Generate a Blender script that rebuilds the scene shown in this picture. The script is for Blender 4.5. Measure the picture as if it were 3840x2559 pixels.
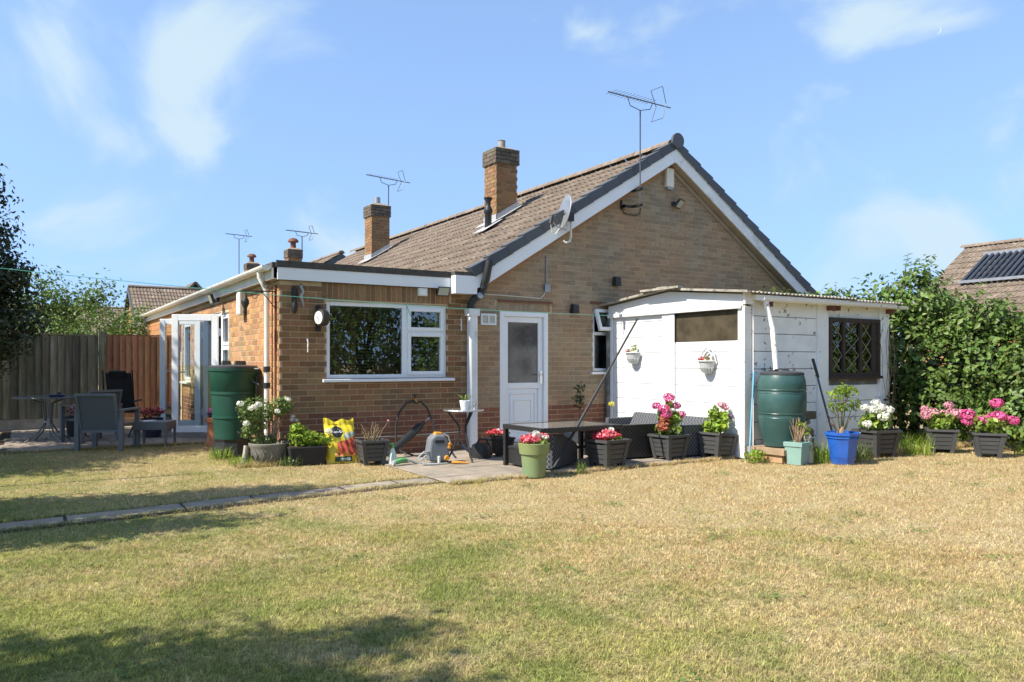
import bpy, math, random
import numpy as np
from mathutils import Vector, Matrix, Quaternion
random.seed(7)
RNG = np.random.default_rng(11)
for o in list(bpy.data.objects): bpy.data.objects.remove(o)
S = bpy.context.scene
COL = S.collection
R = math.radians

# ------------------------------------------------------------ camera
cd = bpy.data.cameras.new('camera'); cam = bpy.data.objects.new('camera', cd); COL.objects.link(cam)
cam.location = (-2.7405, -9.9894, 1.25)
cam.rotation_euler = (R(90), 0, -0.5564)
cd.sensor_width = 36; cd.lens = 27.5625; cd.shift_y = 0.02148
cd.clip_start = .05; cd.clip_end = 9000
S.camera = cam

# ------------------------------------------------------------ light
SUN = Vector((-1.0, .04, 1.12)).normalized()          # towards the sun
W = bpy.data.worlds.new('World'); S.world = W; W.use_nodes = True
nt = W.node_tree; nt.nodes.clear()
def wn(t, **k):
    n = nt.nodes.new(t)
    for a, b in k.items(): setattr(n, a, b)
    return n
sky = wn('ShaderNodeTexSky', sky_type='NISHITA', sun_disc=False)
sky.sun_elevation = math.asin(SUN.z); sky.sun_rotation = math.atan2(SUN.x, SUN.y)
sky.altitude = 300; sky.air_density = .9; sky.dust_density = .2; sky.ozone_density = 1.3
bg = wn('ShaderNodeBackground'); wo = wn('ShaderNodeOutputWorld')
tc = wn('ShaderNodeTexCoord'); sp = wn('ShaderNodeSeparateXYZ')
nt.links.new(tc.outputs['Generated'], sp.inputs[0])
def wmath(op, a, b=None, clamp=False):
    n = wn('ShaderNodeMath', operation=op, use_clamp=clamp)
    for i, v in enumerate((a, b)):
        if v is None: continue
        if isinstance(v, (int, float)): n.inputs[i].default_value = v
        else: nt.links.new(v, n.inputs[i])
    return n.outputs[0]
CLOUD_OFF = (-0.97, 8.52, 7.96)
zz = wmath('MAXIMUM', sp.outputs[2], wmath('MULTIPLY_ADD', wmath('MAXIMUM', sp.outputs[2], 0.0), .40)); zz.node.inputs[1].links[0].from_node.inputs[2].default_value = .25
cb = wn('ShaderNodeCombineXYZ'); nt.links.new(sp.outputs[0], cb.inputs[0]); nt.links.new(sp.outputs[1], cb.inputs[1]); nt.links.new(zz, cb.inputs[2])
vn = wn('ShaderNodeVectorMath', operation='NORMALIZE'); nt.links.new(cb.outputs[0], vn.inputs[0]); nt.links.new(vn.outputs[0], sky.inputs[0])
mp = wn('ShaderNodeMapping'); mp.inputs['Location'].default_value = CLOUD_OFF
mp.inputs['Scale'].default_value = (1, 1, 1.5); nt.links.new(tc.outputs['Generated'], mp.inputs[0])
nz = wn('ShaderNodeTexNoise'); nz.inputs['Scale'].default_value = 3.4; nz.inputs['Detail'].default_value = 7; nz.inputs['Roughness'].default_value = .5; nz.inputs['Distortion'].default_value = .5
nt.links.new(mp.outputs[0], nz.inputs['Vector'])
rp = wn('ShaderNodeMapRange', interpolation_type='SMOOTHSTEP'); rp.inputs['From Min'].default_value = .525; rp.inputs['From Max'].default_value = .66; rp.inputs['To Max'].default_value = .92
nt.links.new(nz.outputs[0], rp.inputs['Value'])
mx = wn('ShaderNodeMix', data_type='RGBA')
nt.links.new(rp.outputs[0], mx.inputs['Factor']); nt.links.new(sky.outputs[0], mx.inputs['A']); mx.inputs['B'].default_value = (2.35, 2.95, 3.35, 1)
nt.links.new(mx.outputs['Result'], bg.inputs[0]); bg.inputs[1].default_value = .138
nt.links.new(bg.outputs[0], wo.inputs[0])
sl = bpy.data.lights.new('sun', 'SUN'); sl.energy = 4.1; sl.angle = R(.53); sl.color = (1, .93, .82)
so = bpy.data.objects.new('sun', sl); COL.objects.link(so); so.rotation_euler = (-SUN).to_track_quat('-Z', 'Y').to_euler(); so.location = (-20, 8, 20)
S.view_settings.view_transform = 'Standard'; S.view_settings.look = 'None'; S.view_settings.gamma = 1; S.view_settings.exposure = 1.05
S.view_settings.use_curve_mapping = False
S.render.engine = 'CYCLES'

# ------------------------------------------------------------ materials
def M(name, col, rough=.7, var=.12, scale=6, bump=0, bscale=40, metal=0, spec=.4, rand=0, col2=None, c2scale=2, c2lo=.5, c2hi=.65, detail=4, stretch=None, transl=0, coat=0):
    m = bpy.data.materials.new(name); m.use_nodes = True; n = m.node_tree; L = n.links; b = n.nodes['Principled BSDF']
    def N(t, **k):
        x = n.nodes.new(t)
        for a, c in k.items(): setattr(x, a, c)
        return x
    b.inputs['Roughness'].default_value = rough; b.inputs['Metallic'].default_value = metal; b.inputs['Specular IOR Level'].default_value = spec
    if coat: b.inputs['Coat Weight'].default_value = coat
    g = N('ShaderNodeNewGeometry'); vec = g.outputs['Position']
    if stretch:
        mpn = N('ShaderNodeMapping'); mpn.inputs['Scale'].default_value = stretch; L.new(vec, mpn.inputs[0]); vec = mpn.outputs[0]
    base = N('ShaderNodeRGB'); base.outputs[0].default_value = (*col, 1); cur = base.outputs[0]
    if col2:
        t = N('ShaderNodeTexNoise'); t.inputs['Scale'].default_value = c2scale; t.inputs['Detail'].default_value = 5; t.inputs['Roughness'].default_value = .6; L.new(vec, t.inputs[0])
        r = N('ShaderNodeMapRange'); r.inputs[1].default_value = c2lo; r.inputs[2].default_value = c2hi; L.new(t.outputs[0], r.inputs[0])
        mm = N('ShaderNodeMix', data_type='RGBA'); L.new(r.outputs[0], mm.inputs['Factor']); L.new(cur, mm.inputs['A']); mm.inputs['B'].default_value = (*col2, 1); cur = mm.outputs['Result']
    t = N('ShaderNodeTexNoise'); t.inputs['Scale'].default_value = scale; t.inputs['Detail'].default_value = detail; L.new(vec, t.inputs[0])
    r = N('ShaderNodeMapRange'); r.inputs[1].default_value = .25; r.inputs[2].default_value = .75; r.inputs[3].default_value = 1 - var; r.inputs[4].default_value = 1 + var; L.new(t.outputs[0], r.inputs[0])
    fac = r.outputs[0]
    if rand:
        oi = N('ShaderNodeObjectInfo'); a = N('ShaderNodeMath', operation='ADD'); L.new(oi.outputs['Random'], a.inputs[0]); L.new(g.outputs['Random Per Island'], a.inputs[1])
        f = N('ShaderNodeMath', operation='FRACT'); L.new(a.outputs[0], f.inputs[0])
        q = N('ShaderNodeMapRange'); q.inputs[3].default_value = 1 - rand; q.inputs[4].default_value = 1 + rand; L.new(f.outputs[0], q.inputs[0])
        k = N('ShaderNodeMath', operation='MULTIPLY'); L.new(fac, k.inputs[0]); L.new(q.outputs[0], k.inputs[1]); fac = k.outputs[0]
        h = N('ShaderNodeHueSaturation'); q2 = N('ShaderNodeMapRange'); q2.inputs[3].default_value = .5 - rand * .04; q2.inputs[4].default_value = .5 + rand * .05
        f2 = N('ShaderNodeMath', operation='MULTIPLY'); L.new(f.outputs[0], f2.inputs[0]); f2.inputs[1].default_value = 7.3
        f3 = N('ShaderNodeMath', operation='FRACT'); L.new(f2.outputs[0], f3.inputs[0]); L.new(f3.outputs[0], q2.inputs[0]); L.new(q2.outputs[0], h.inputs['Hue']); L.new(cur, h.inputs['Color']); cur = h.outputs[0]
    vm = N('ShaderNodeVectorMath', operation='SCALE'); L.new(cur, vm.inputs[0]); L.new(fac, vm.inputs['Scale']); L.new(vm.outputs[0], b.inputs['Base Color'])
    if bump:
        t2 = N('ShaderNodeTexNoise'); t2.inputs['Scale'].default_value = bscale; t2.inputs['Detail'].default_value = 4; L.new(vec, t2.inputs[0])
        bn = N('ShaderNodeBump'); bn.inputs['Strength'].default_value = min(1, bump); bn.inputs['Distance'].default_value = .01; L.new(t2.outputs[0], bn.inputs['Height']); L.new(bn.outputs[0], b.inputs['Normal'])
    if transl:
        tr = N('ShaderNodeBsdfTranslucent'); L.new(vm.outputs[0], tr.inputs[0]); mxs = N('ShaderNodeMixShader'); mxs.inputs[0].default_value = transl
        out = n.nodes['Material Output']; L.new(b.outputs[0], mxs.inputs[1]); L.new(tr.outputs[0], mxs.inputs[2]); L.new(mxs.outputs[0], out.inputs[0])
    return m
def glassM(name, tint=(.9, .95, .93), refl=.12, rough=0.0, dirt=None, dirtamt=0.0, dscale=5):
    m = bpy.data.materials.new(name); m.use_nodes = True; n = m.node_tree; n.nodes.clear(); L = n.links
    N = lambda t: n.nodes.new(t)
    out = N('ShaderNodeOutputMaterial'); tr = N('ShaderNodeBsdfTransparent'); tr.inputs[0].default_value = (*tint, 1)
    gl = N('ShaderNodeBsdfGlossy'); gl.inputs['Roughness'].default_value = rough
    lw = N('ShaderNodeFresnel'); lw.inputs[0].default_value = 1.5
    mul = N('ShaderNodeMath'); mul.operation = 'MULTIPLY_ADD'; mul.inputs[1].default_value = 1.3; mul.inputs[2].default_value = refl; mul.use_clamp = True; L.new(lw.outputs[0], mul.inputs[0])
    mx = N('ShaderNodeMixShader'); L.new(mul.outputs[0], mx.inputs[0]); L.new(tr.outputs[0], mx.inputs[1]); L.new(gl.outputs[0], mx.inputs[2]); cur = mx.outputs[0]
    if dirt:
        df = N('ShaderNodeBsdfDiffuse'); df.inputs[0].default_value = (*dirt, 1); g = N('ShaderNodeNewGeometry')
        t = N('ShaderNodeTexNoise'); t.inputs['Scale'].default_value = dscale; t.inputs['Detail'].default_value = 8; L.new(g.outputs['Position'], t.inputs[0])
        r = N('ShaderNodeMapRange'); r.inputs[1].default_value = .3; r.inputs[2].default_value = .75; r.inputs[3].default_value = dirtamt * .5; r.inputs[4].default_value = min(1, dirtamt * 1.4); L.new(t.outputs[0], r.inputs[0])
        m2 = N('ShaderNodeMixShader'); L.new(r.outputs[0], m2.inputs[0]); L.new(cur, m2.inputs[1]); L.new(df.outputs[0], m2.inputs[2]); cur = m2.outputs[0]
    L.new(cur, out.inputs[0]); return m
MT = {}
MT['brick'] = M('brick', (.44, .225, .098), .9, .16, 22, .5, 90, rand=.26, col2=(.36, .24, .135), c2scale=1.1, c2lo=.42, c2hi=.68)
MT['brick_front_shade'] = M('brick_front_shade', (.262, .134, .059), .9, .16, 22, .5, 90, rand=.24, col2=(.225, .148, .08), c2scale=1.1, c2lo=.42, c2hi=.68)  # darker copy of the brick: the front wall's shade is in its colour
MT['mortar_front_shade'] = M('mortar_front_shade', (.52, .395, .25), .95, .16, 9, .5, 120)  # mortar toned down with the same front wall shade
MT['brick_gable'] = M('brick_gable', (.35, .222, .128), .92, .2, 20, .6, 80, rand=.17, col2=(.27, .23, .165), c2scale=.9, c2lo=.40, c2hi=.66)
MT['brick_plinth'] = M('brick_plinth', (.24, .10, .058), .88, .14, 25, .5, 90, rand=.2)
MT['mortar'] = M('mortar', (.62, .49, .33), .95, .16, 9, .5, 120)
MT['mortar_dark'] = M('mortar_dark', (.30, .24, .17), .95, .2, 9, .5, 120)
MT['brick_soot'] = M('brick_soot', (.13, .105, .075), .95, .25, 18, .5, 80, rand=.25)
MT['tile'] = M('tile', (.165, .125, .092), .95, .3, 14, .9, 60, rand=.16, col2=(.27, .225, .175), c2scale=5, c2lo=.52, c2hi=.72)
MT['ridge'] = M('ridge', (.21, .165, .125), .95, .25, 12, .8, 50, rand=.12)
MT['verge'] = M('verge', (.075, .082, .092), .5, .1, 5, .1, 40, rand=.12)
MT['upvc'] = M('upvc', (.80, .82, .83), .35, .03, 3, spec=.5)
MT['upvc_dirty'] = M('upvc_dirty', (.74, .75, .74), .45, .08, 4, col2=(.35, .36, .34), c2scale=3.5, c2lo=.62, c2hi=.8)
MT['gutter'] = M('gutter', (.76, .74, .68), .45, .08, 5, col2=(.45, .42, .35), c2scale=6, c2lo=.6, c2hi=.8)
MT['felt'] = M('felt', (.075, .07, .06), .95, .25, 14, .6, 90)
MT['soffit'] = M('soffit', (.34, .27, .20), .8, .15, 5)
MT['lead'] = M('lead', (.36, .36, .36), .6, .15, 8, .2, 20)
MT['black_plastic'] = M('black_plastic', (.025, .026, .027), .45, .15, 6)
MT['grey_metal'] = M('grey_metal', (.33, .34, .35), .45, .1, 8, metal=.6)
MT['aerial'] = M('aerial', (.10, .11, .12), .5, .15, 8, metal=.5)
MT['iron'] = M('iron', (.022, .022, .022), .55, .2, 12)
MT['rust'] = M('rust', (.17, .07, .045), .85, .25, 20, .3, 80)
MT['glass'] = glassM('glass', (.86, .9, .88), .09)
MT['door_glass'] = glassM('door_glass', (.93, .95, .94), .0)
MT['obscure'] = glassM('obscure', (.55, .57, .57), .05, .12, (.16, .16, .16), .45, 11)
MT['dirty_glass'] = glassM('dirty_glass', (.35, .32, .26), .02, .2, (.105, .085, .055), .7)
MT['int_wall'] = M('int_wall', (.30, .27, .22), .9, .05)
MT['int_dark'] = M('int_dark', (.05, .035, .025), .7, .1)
MT['blind'] = M('blind', (.75, .63, .40), .7, .05)
MT['timber_clad'] = M('timber_clad', (.40, .19, .08), .8, .2, 10, .2, 60, rand=.15)
MT['fence_old'] = M('fence_old', (.19, .17, .115), .95, .3, 5, .5, 50, rand=.38, col2=(.26, .24, .18), c2scale=3, stretch=(4, 4, .5))
MT['fence_new'] = M('fence_new', (.36, .19, .10), .9, .22, 5, .4, 50, rand=.28, col2=(.18, .08, .04), c2scale=3.2, c2lo=.58, c2hi=.72, stretch=(3, 3, .8))
MT['concrete'] = M('concrete', (.30, .275, .23), .95, .25, 8, .5, 60)
MT['slab'] = M('slab', (.285, .238, .185), .95, .2, 7, .5, 70, rand=.13, col2=(.2, .18, .15), c2scale=3, c2lo=.5, c2hi=.72)
MT['shed_white'] = M('shed_white', (.70, .705, .695), .75, .03, 5, .25, 90, rand=.02, col2=(.60, .595, .57), c2scale=4, c2lo=.6, c2hi=.8)
MT['shed_flaky'] = M('shed_flaky', (.83, .845, .82), .8, .07, 5, .35, 70, col2=(.27, .21, .16), c2scale=7.5, c2lo=.635, c2hi=.67)
MT['shed_post'] = M('shed_post', (.80, .79, .75), .8, .06, 5, .35, 60, col2=(.34, .27, .2), c2scale=9, c2lo=.62, c2hi=.66)
MT['old_post'] = M('old_post', (.16, .16, .155), .9, .2, 6, .4, 60, col2=(.3, .3, .29), c2scale=5)
MT['asbestos'] = M('asbestos', (.34, .31, .255), .95, .3, 12, .6, 70, col2=(.14, .13, .10), c2scale=9, c2lo=.5, c2hi=.65)
MT['dark_wood'] = M('dark_wood', (.048, .033, .025), .7, .25, 12, .2, 60)
MT['leadbar'] = M('leadbar', (.32, .295, .22), .6, .15, 10)
MT['butt_green'] = M('butt_green', (.010, .066, .041), .5, .12, 4, col2=(.02, .075, .05), c2scale=3)
MT['butt_teal'] = M('butt_teal', (.032, .082, .076), .34, .12, 4, col2=(.05, .102, .092), c2scale=2)
MT['lid'] = M('lid', (.05, .052, .055), .5, .15, 7)
MT['terracotta'] = M('terracotta', (.44, .17, .075), .9, .18, 9, .2)
MT['pot_green'] = M('pot_green', (.21, .25, .10), .5, .08, 3, col2=(.17, .25, .13), c2scale=2)
MT['pot_blue'] = M('pot_blue', (.018, .10, .42), .15, .18, 10, coat=.6)
MT['pot_teal'] = M('pot_teal', (.22, .36, .31), .55, .08, 6)
MT['pot_stone'] = M('pot_stone', (.20, .19, .155), .9, .25, 8, .5, 40)
MT['pot_white'] = M('pot_white', (.75, .77, .78), .3, .03)
MT['pot_navy'] = M('pot_navy', (.03, .035, .06), .4, .1)
MT['planter'] = M('planter', (.062, .062, .062), .55, .1, 7, .1, 50, rand=.06)
MT['planter_d'] = M('planter_d', (.02, .02, .02), .65, .1, 7)
MT['soil'] = M('soil', (.045, .03, .02), 1, .3, 20, .8, 60)
MT['basket'] = M('basket', (.50, .51, .49), .5, .06, 6)
MT['chair_grey'] = M('chair_grey', (.125, .135, .14), .55, .06)
MT['chair_mesh'] = M('chair_mesh', (.10, .105, .105), .8, .08, 60)
MT['chair_black'] = M('chair_black', (.012, .012, .013), .65, .1)
MT['silver'] = M('silver', (.6, .6, .6), .3, .05, metal=.9)
MT['hose_grey'] = M('hose_grey', (.16, .175, .19), .5, .06)
MT['orange'] = M('orange', (.62, .27, .03), .5, .08)
MT['hose_clear'] = M('hose_clear', (.36, .38, .37), .5, .08)
MT['blue_pole'] = M('blue_pole', (.15, .38, .52), .5, .1)
MT['navy_pole'] = M('navy_pole', (.06, .085, .13), .6, .12)
MT['line_green'] = M('line_green', (.10, .42, .33), .5, .05)
MT['stone'] = M('stone', (.42, .38, .31), .95, .2, 20, .5, 60)
MT['wood'] = M('wood', (.33, .23, .14), .9, .2, 10, .3)
MT['log'] = M('log', (.2, .14, .09), .9, .25, 12, .5)
MT['bag_yellow'] = M('bag_yellow', (.66, .52, .03), .35, .08, 6, .5, 9)
MT['bag_red'] = M('bag_red', (.40, .07, .04), .4, .35, 40, .5, 20)
MT['bag_orange'] = M('bag_orange', (.62, .25, .08), .4, .4, 30, .4, 20)
MT['bag_black'] = M('bag_black', (.015, .02, .02), .4, .1)
MT['bag_teal'] = M('bag_teal', (.02, .07, .075), .4, .2)
MT['bag_blue'] = M('bag_blue', (.30, .38, .36), .4, .3, 40)
MT['white_print'] = M('white_print', (.8, .82, .82), .5, .02)
MT['cream'] = M('cream', (.72, .70, .60), .5, .05)
MT['lamp_glass'] = M('lamp_glass', (.42, .44, .36), .25, .05)
MT['clock_face'] = M('clock_face', (.8, .8, .78), .4, .02)
MT['clock_case'] = M('clock_case', (.05, .045, .035), .4, .2, 10, metal=.4)
MT['bottle'] = M('bottle', (.62, .72, .66), .4, .05)
MT['bottle_green'] = M('bottle_green', (.12, .35, .12), .4, .05)
MT['solar'] = M('solar', (.05, .06, .075), .25, .12, metal=.3, rand=.2)
MT['white_wall'] = M('white_wall', (.78, .79, .80), .8, .04)
MT['bark'] = M('bark', (.10, .075, .05), .95, .3, 14, .8, 30)
MT['stem'] = M('stem', (.25, .22, .10), .8, .2, 14)
MT['stem_dry'] = M('stem_dry', (.30, .21, .13), .9, .2, 14)
def leafM(name, c, t=.35, rand=.35, var=.15, **k): return M(name, c, .42, var, 3, rand=rand, transl=t, spec=.35, **k)
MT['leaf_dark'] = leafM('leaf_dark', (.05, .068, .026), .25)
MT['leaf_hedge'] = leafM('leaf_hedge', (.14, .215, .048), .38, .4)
MT['leaf_light'] = leafM('leaf_light', (.14, .21, .045), .4)
MT['leaf_lime'] = leafM('leaf_lime', (.27, .38, .045), .42, .28)
MT['leaf_rose'] = leafM('leaf_rose', (.17, .24, .065), .38, .35)
MT['leaf_hyd'] = leafM('leaf_hyd', (.24, .33, .055), .38, .3)
MT['leaf_red'] = leafM('leaf_red', (.48, .17, .09), .35, .25)
MT['leaf_dry'] = leafM('leaf_dry', (.30, .24, .11), .3, .3)
MT['fl_pink'] = leafM('fl_pink', (.74, .13, .34), .3, .22)
MT['fl_palepink'] = leafM('fl_palepink', (.74, .36, .42), .3, .2)
MT['fl_red'] = leafM('fl_red', (.72, .075, .11), .3, .25)
MT['fl_coral'] = leafM('fl_coral', (.76, .16, .20), .3, .3)
MT['fl_white'] = leafM('fl_white', (.80, .80, .70), .3, .1)
MT['fl_mauve'] = leafM('fl_mauve', (.22, .14, .24), .3, .2)
MT['fl_yellow'] = leafM('fl_yellow', (.78, .72, .10), .3, .1)
# rattan weave
def rattanM(name, c):
    m = M(name, c, .45, .1, 6, spec=.5); n = m.node_tree; L = n.links; b = n.nodes['Principled BSDF']
    tc = n.nodes.new('ShaderNodeTexCoord')
    w = n.nodes.new('ShaderNodeTexChecker'); w.inputs['Scale'].default_value = 34; L.new(tc.outputs['Object'], w.inputs[0])
    w.inputs['Color1'].default_value = (c[0] * 1.9, c[1] * 1.9, c[2] * 1.9, 1); w.inputs['Color2'].default_value = (c[0] * .45, c[1] * .45, c[2] * .45, 1); L.new(w.outputs['Color'], b.inputs['Base Color'])
    bn = n.nodes.new('ShaderNodeBump'); bn.inputs['Strength'].default_value = .8; bn.inputs['Distance'].default_value = .006; L.new(w.outputs['Fac'], bn.inputs['Height']); L.new(bn.outputs[0], b.inputs['Normal'])
    return m
MT['rattan'] = rattanM('rattan', (.07, .075, .082))
MT['rattan_black'] = rattanM('rattan_black', (.02, .02, .02))
MT['table_glass'] = M('table_glass', (.25, .235, .20), .08, .1, 12, spec=.6, coat=.3)
# lawn: dry straw with green patches
def lawnM(name, blades):
    m = bpy.data.materials.new(name); m.use_nodes = True; n = m.node_tree; L = n.links; b = n.nodes['Principled BSDF']
    def N(t, **k):
        x = n.nodes.new(t)
        for a, c in k.items(): setattr(x, a, c)
        return x
    g = N('ShaderNodeNewGeometry'); P = g.outputs['Position']
    def noise(sc, det=4, off=0, ro=.55):
        mp_ = N('ShaderNodeMapping'); mp_.inputs['Location'].default_value = (off, off * 1.7, 0); mp_.inputs['Scale'].default_value = (1, 1, .02); L.new(P, mp_.inputs[0])
        t = N('ShaderNodeTexNoise'); t.inputs['Scale'].default_value = sc; t.inputs['Detail'].default_value = det; t.inputs['Roughness'].default_value = ro; L.new(mp_.outputs[0], t.inputs[0]); return t.outputs[0]
    def mr(v, a, c, d=0, e=1):
        r = N('ShaderNodeMapRange', interpolation_type='SMOOTHSTEP'); r.inputs[1].default_value = a; r.inputs[2].default_value = c; r.inputs[3].default_value = d; r.inputs[4].default_value = e; L.new(v, r.inputs[0]); return r.outputs[0]
    def mth(op, a, c):
        x = N('ShaderNodeMath', operation=op)
        for i, v in enumerate((a, c)):
            if isinstance(v, (int, float)): x.inputs[i].default_value = v
            else: L.new(v, x.inputs[i])
        return x.outputs[0]
    def mix(f, a, c):
        x = N('ShaderNodeMix', data_type='RGBA'); L.new(f, x.inputs['Factor'])
        for s, v in (('A', a), ('B', c)):
            if isinstance(v, tuple): x.inputs[s].default_value = (*v, 1)
            else: L.new(v, x.inputs[s])
        return x.outputs['Result']
    sx = N('ShaderNodeSeparateXYZ'); L.new(P, sx.inputs[0])
    # greener towards the left border and in patches, drier to the right
    gx = mth('ADD', mth('MULTIPLY', sx.outputs[0], -.08), mth('MULTIPLY', sx.outputs[1], -.018))
    patch = mth('ADD', mth('ADD', noise(.55, 5, 3), mth('ADD', mth('MULTIPLY', noise(2.6, 5, 9), .75), mth('MULTIPLY', noise(9, 4, 14, .65), .7))), gx)
    green = mr(patch, 1.10, 1.70)
    straw = mix(mr(noise(1.7, 4, 21), .35, .7), (.58, .45, .24), (.53, .385, .195))
    pale = mix(mr(noise(4.2, 3, 5), .45, .75), straw, (.62, .505, .30))
    grn = mix(mr(noise(1.1, 4, 33), .4, .7), (.23, .265, .07), (.35, .345, .10))
    col = mix(green, pale, grn)
    if blades:
        ri = g.outputs['Random Per Island']
        col = mix(mr(ri, .89, .9), col, grn); col = mix(mr(ri, .0, .16, 1, 0), col, (.62, .52, .30))
        f = mth('MULTIPLY', mr(ri, 0, 1, .62, 1.6), mr(noise(24, 4, 40, .75), .34, .66, .58, 1.32))
    else: f = mr(noise(38, 3, 2, .7), .3, .7, .38, .95)
    vm = N('ShaderNodeVectorMath', operation='SCALE'); L.new(col, vm.inputs[0]); L.new(f, vm.inputs['Scale']); L.new(vm.outputs[0], b.inputs['Base Color'])
    b.inputs['Roughness'].default_value = .8; b.inputs['Specular IOR Level'].default_value = .15
    if blades:
        tr = N('ShaderNodeBsdfTranslucent'); L.new(vm.outputs[0], tr.inputs[0]); ms = N('ShaderNodeMixShader'); ms.inputs[0].default_value = .4
        L.new(b.outputs[0], ms.inputs[1]); L.new(tr.outputs[0], ms.inputs[2]); L.new(ms.outputs[0], n.nodes['Material Output'].inputs[0])
    else:
        bn = N('ShaderNodeBump'); bn.inputs['Strength'].default_value = .8; bn.inputs['Distance'].default_value = .02; L.new(noise(90, 2, 1), bn.inputs['Height']); L.new(bn.outputs[0], b.inputs['Normal'])
    return m
MT['lawn'] = lawnM('lawn', False); MT['grass'] = lawnM('grass', True)

# ------------------------------------------------------------ mesh helpers
class MB:
    def __init__(s): s.v = []; s.f = []
    def add(s, vs, fs):
        k = len(s.v); s.v += [tuple(p) for p in vs]; s.f += [tuple(i + k for i in q) for q in fs]; return s
    def box(s, x0, x1, y0, y1, z0, z1):
        return s.add([(x0, y0, z0), (x1, y0, z0), (x1, y1, z0), (x0, y1, z0), (x0, y0, z1), (x1, y0, z1), (x1, y1, z1), (x0, y1, z1)],
                     [(3, 2, 1, 0), (4, 5, 6, 7), (0, 1, 5, 4), (1, 2, 6, 5), (2, 3, 7, 6), (3, 0, 4, 7)])
    def frustum(s, b, t, z0, z1, cx=0, cy=0):        # b,t: (hx,hy) half sizes
        v = [(cx + sx * h[0], cy + sy * h[1], z) for h, z in ((b, z0), (t, z1)) for sx, sy in ((-1, -1), (1, -1), (1, 1), (-1, 1))]
        return s.add(v, [(3, 2, 1, 0), (4, 5, 6, 7), (0, 1, 5, 4), (1, 2, 6, 5), (2, 3, 7, 6), (3, 0, 4, 7)])
    def beam(s, a, b, w, h, up=(0, 0, 1)):
        a = Vector(a); b = Vector(b); d = (b - a).normalized(); u = Vector(up); r = d.cross(u)
        if r.length < 1e-4: r = d.cross(Vector((1, 0, 0)))
        r.normalize(); u = r.cross(d)
        v = [p + r * (sx * w / 2) + u * (sz * h / 2) for p in (a, b) for sx, sz in ((-1, -1), (1, -1), (1, 1), (-1, 1))]
        return s.add(v, [(0, 1, 2, 3), (7, 6, 5, 4), (0, 4, 5, 1), (1, 5, 6, 2), (2, 6, 7, 3), (3, 7, 4, 0)])
    def tube(s, pts, r, n=8, cap=True):
        P = [Vector(p) for p in pts]; rr = r if isinstance(r, (list, tuple)) else [r] * len(P)
        k = len(s.v); prev = None
        for i, p in enumerate(P):
            d = (P[min(i + 1, len(P) - 1)] - P[max(i - 1, 0)]).normalized()
            if prev is None:
                a = d.cross(Vector((0, 0, 1)));
                if a.length < .05: a = d.cross(Vector((1, 0, 0)))
            else: a = prev - d * prev.dot(d)
            a.normalize(); prev = a; c = d.cross(a)
            for j in range(n):
                t = 2 * math.pi * j / n; s.v.append(tuple(p + (a * math.cos(t) + c * math.sin(t)) * rr[i]))
        for i in range(len(P) - 1):
            for j in range(n):
                s.f.append((k + i * n + j, k + i * n + (j + 1) % n, k + (i + 1) * n + (j + 1) % n, k + (i + 1) * n + j))
        if cap: s.f.append(tuple(k + j for j in reversed(range(n)))); s.f.append(tuple(k + (len(P) - 1) * n + j for j in range(n)))
        return s
    def lathe(s, prof, n=24, c=(0, 0, 0), cap=True, rot=0):
        k = len(s.v)
        for r, z in prof:
            for j in range(n):
                t = 2 * math.pi * j / n + rot; s.v.append((c[0] + r * math.cos(t), c[1] + r * math.sin(t), c[2] + z))
        for i in range(len(prof) - 1):
            for j in range(n): s.f.append((k + i * n + j, k + i * n + (j + 1) % n, k + (i + 1) * n + (j + 1) % n, k + (i + 1) * n + j))
        if cap: s.f.append(tuple(k + j for j in reversed(range(n)))); s.f.append(tuple(k + (len(prof) - 1) * n + j for j in range(n)))
        return s
    def prism(s, poly, a0, a1, axis='y'):             # poly in the other two axes
        n = len(poly); mk = {'y': lambda p, a: (p[0], a, p[1]), 'x': lambda p, a: (a, p[0], p[1]), 'z': lambda p, a: (p[0], p[1], a)}[axis]
        return s.add([mk(p, a0) for p in poly] + [mk(p, a1) for p in poly],
                     [tuple(range(n)), tuple(reversed(range(n, 2 * n)))] + [(i, i + n, (i + 1) % n + n, (i + 1) % n) for i in range(n)])
    def tf(s, mat):
        s.v = [tuple(mat @ Vector(p)) for p in s.v]; return s
    def join(s, o): return s.add(o.v, o.f)
    def mesh(s, name, mat, smooth=False):
        me = bpy.data.meshes.new(name); me.from_pydata(s.v, [], s.f); me.update()
        import bmesh
        bm = bmesh.new(); bm.from_mesh(me); bmesh.ops.recalc_face_normals(bm, faces=bm.faces); bm.to_mesh(me); bm.free()
        if mat: me.materials.append(MT[mat] if isinstance(mat, str) else mat)
        if smooth:
            me.shade_smooth()
            try: me.set_sharp_from_angle(angle=R(40))
            except Exception: pass
        return me
    def build(s, name, mat, parent=None, smooth=False, bevel=0):
        me = s.mesh(name, mat, smooth); o = bpy.data.objects.new(name, me); COL.objects.link(o); o.parent = parent
        if bevel:
            b = o.modifiers.new('bevel', 'BEVEL'); b.width = bevel; b.segments = 2; b.limit_method = 'ANGLE'
        return o
def link(name, me, parent=None, loc=(0, 0, 0), rot=None, scale=None):
    o = bpy.data.objects.new(name, me); COL.objects.link(o); o.parent = parent; o.location = loc
    if rot is not None: o.rotation_euler = rot
    if scale is not None: o.scale = scale
    return o
def tag(o, label=None, cat=None, group=None, kind=None):
    for k, v in (('label', label), ('category', cat), ('group', group), ('kind', kind)):
        if v: o[k] = v
    return o
def thing(name, label, cat, loc=(0, 0, 0), rz=0, group=None):
    o = bpy.data.objects.new(name, None); COL.objects.link(o); o.location = loc; o.rotation_euler = (0, 0, rz); o.empty_display_size = .1
    return tag(o, label, cat, group)
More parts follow.
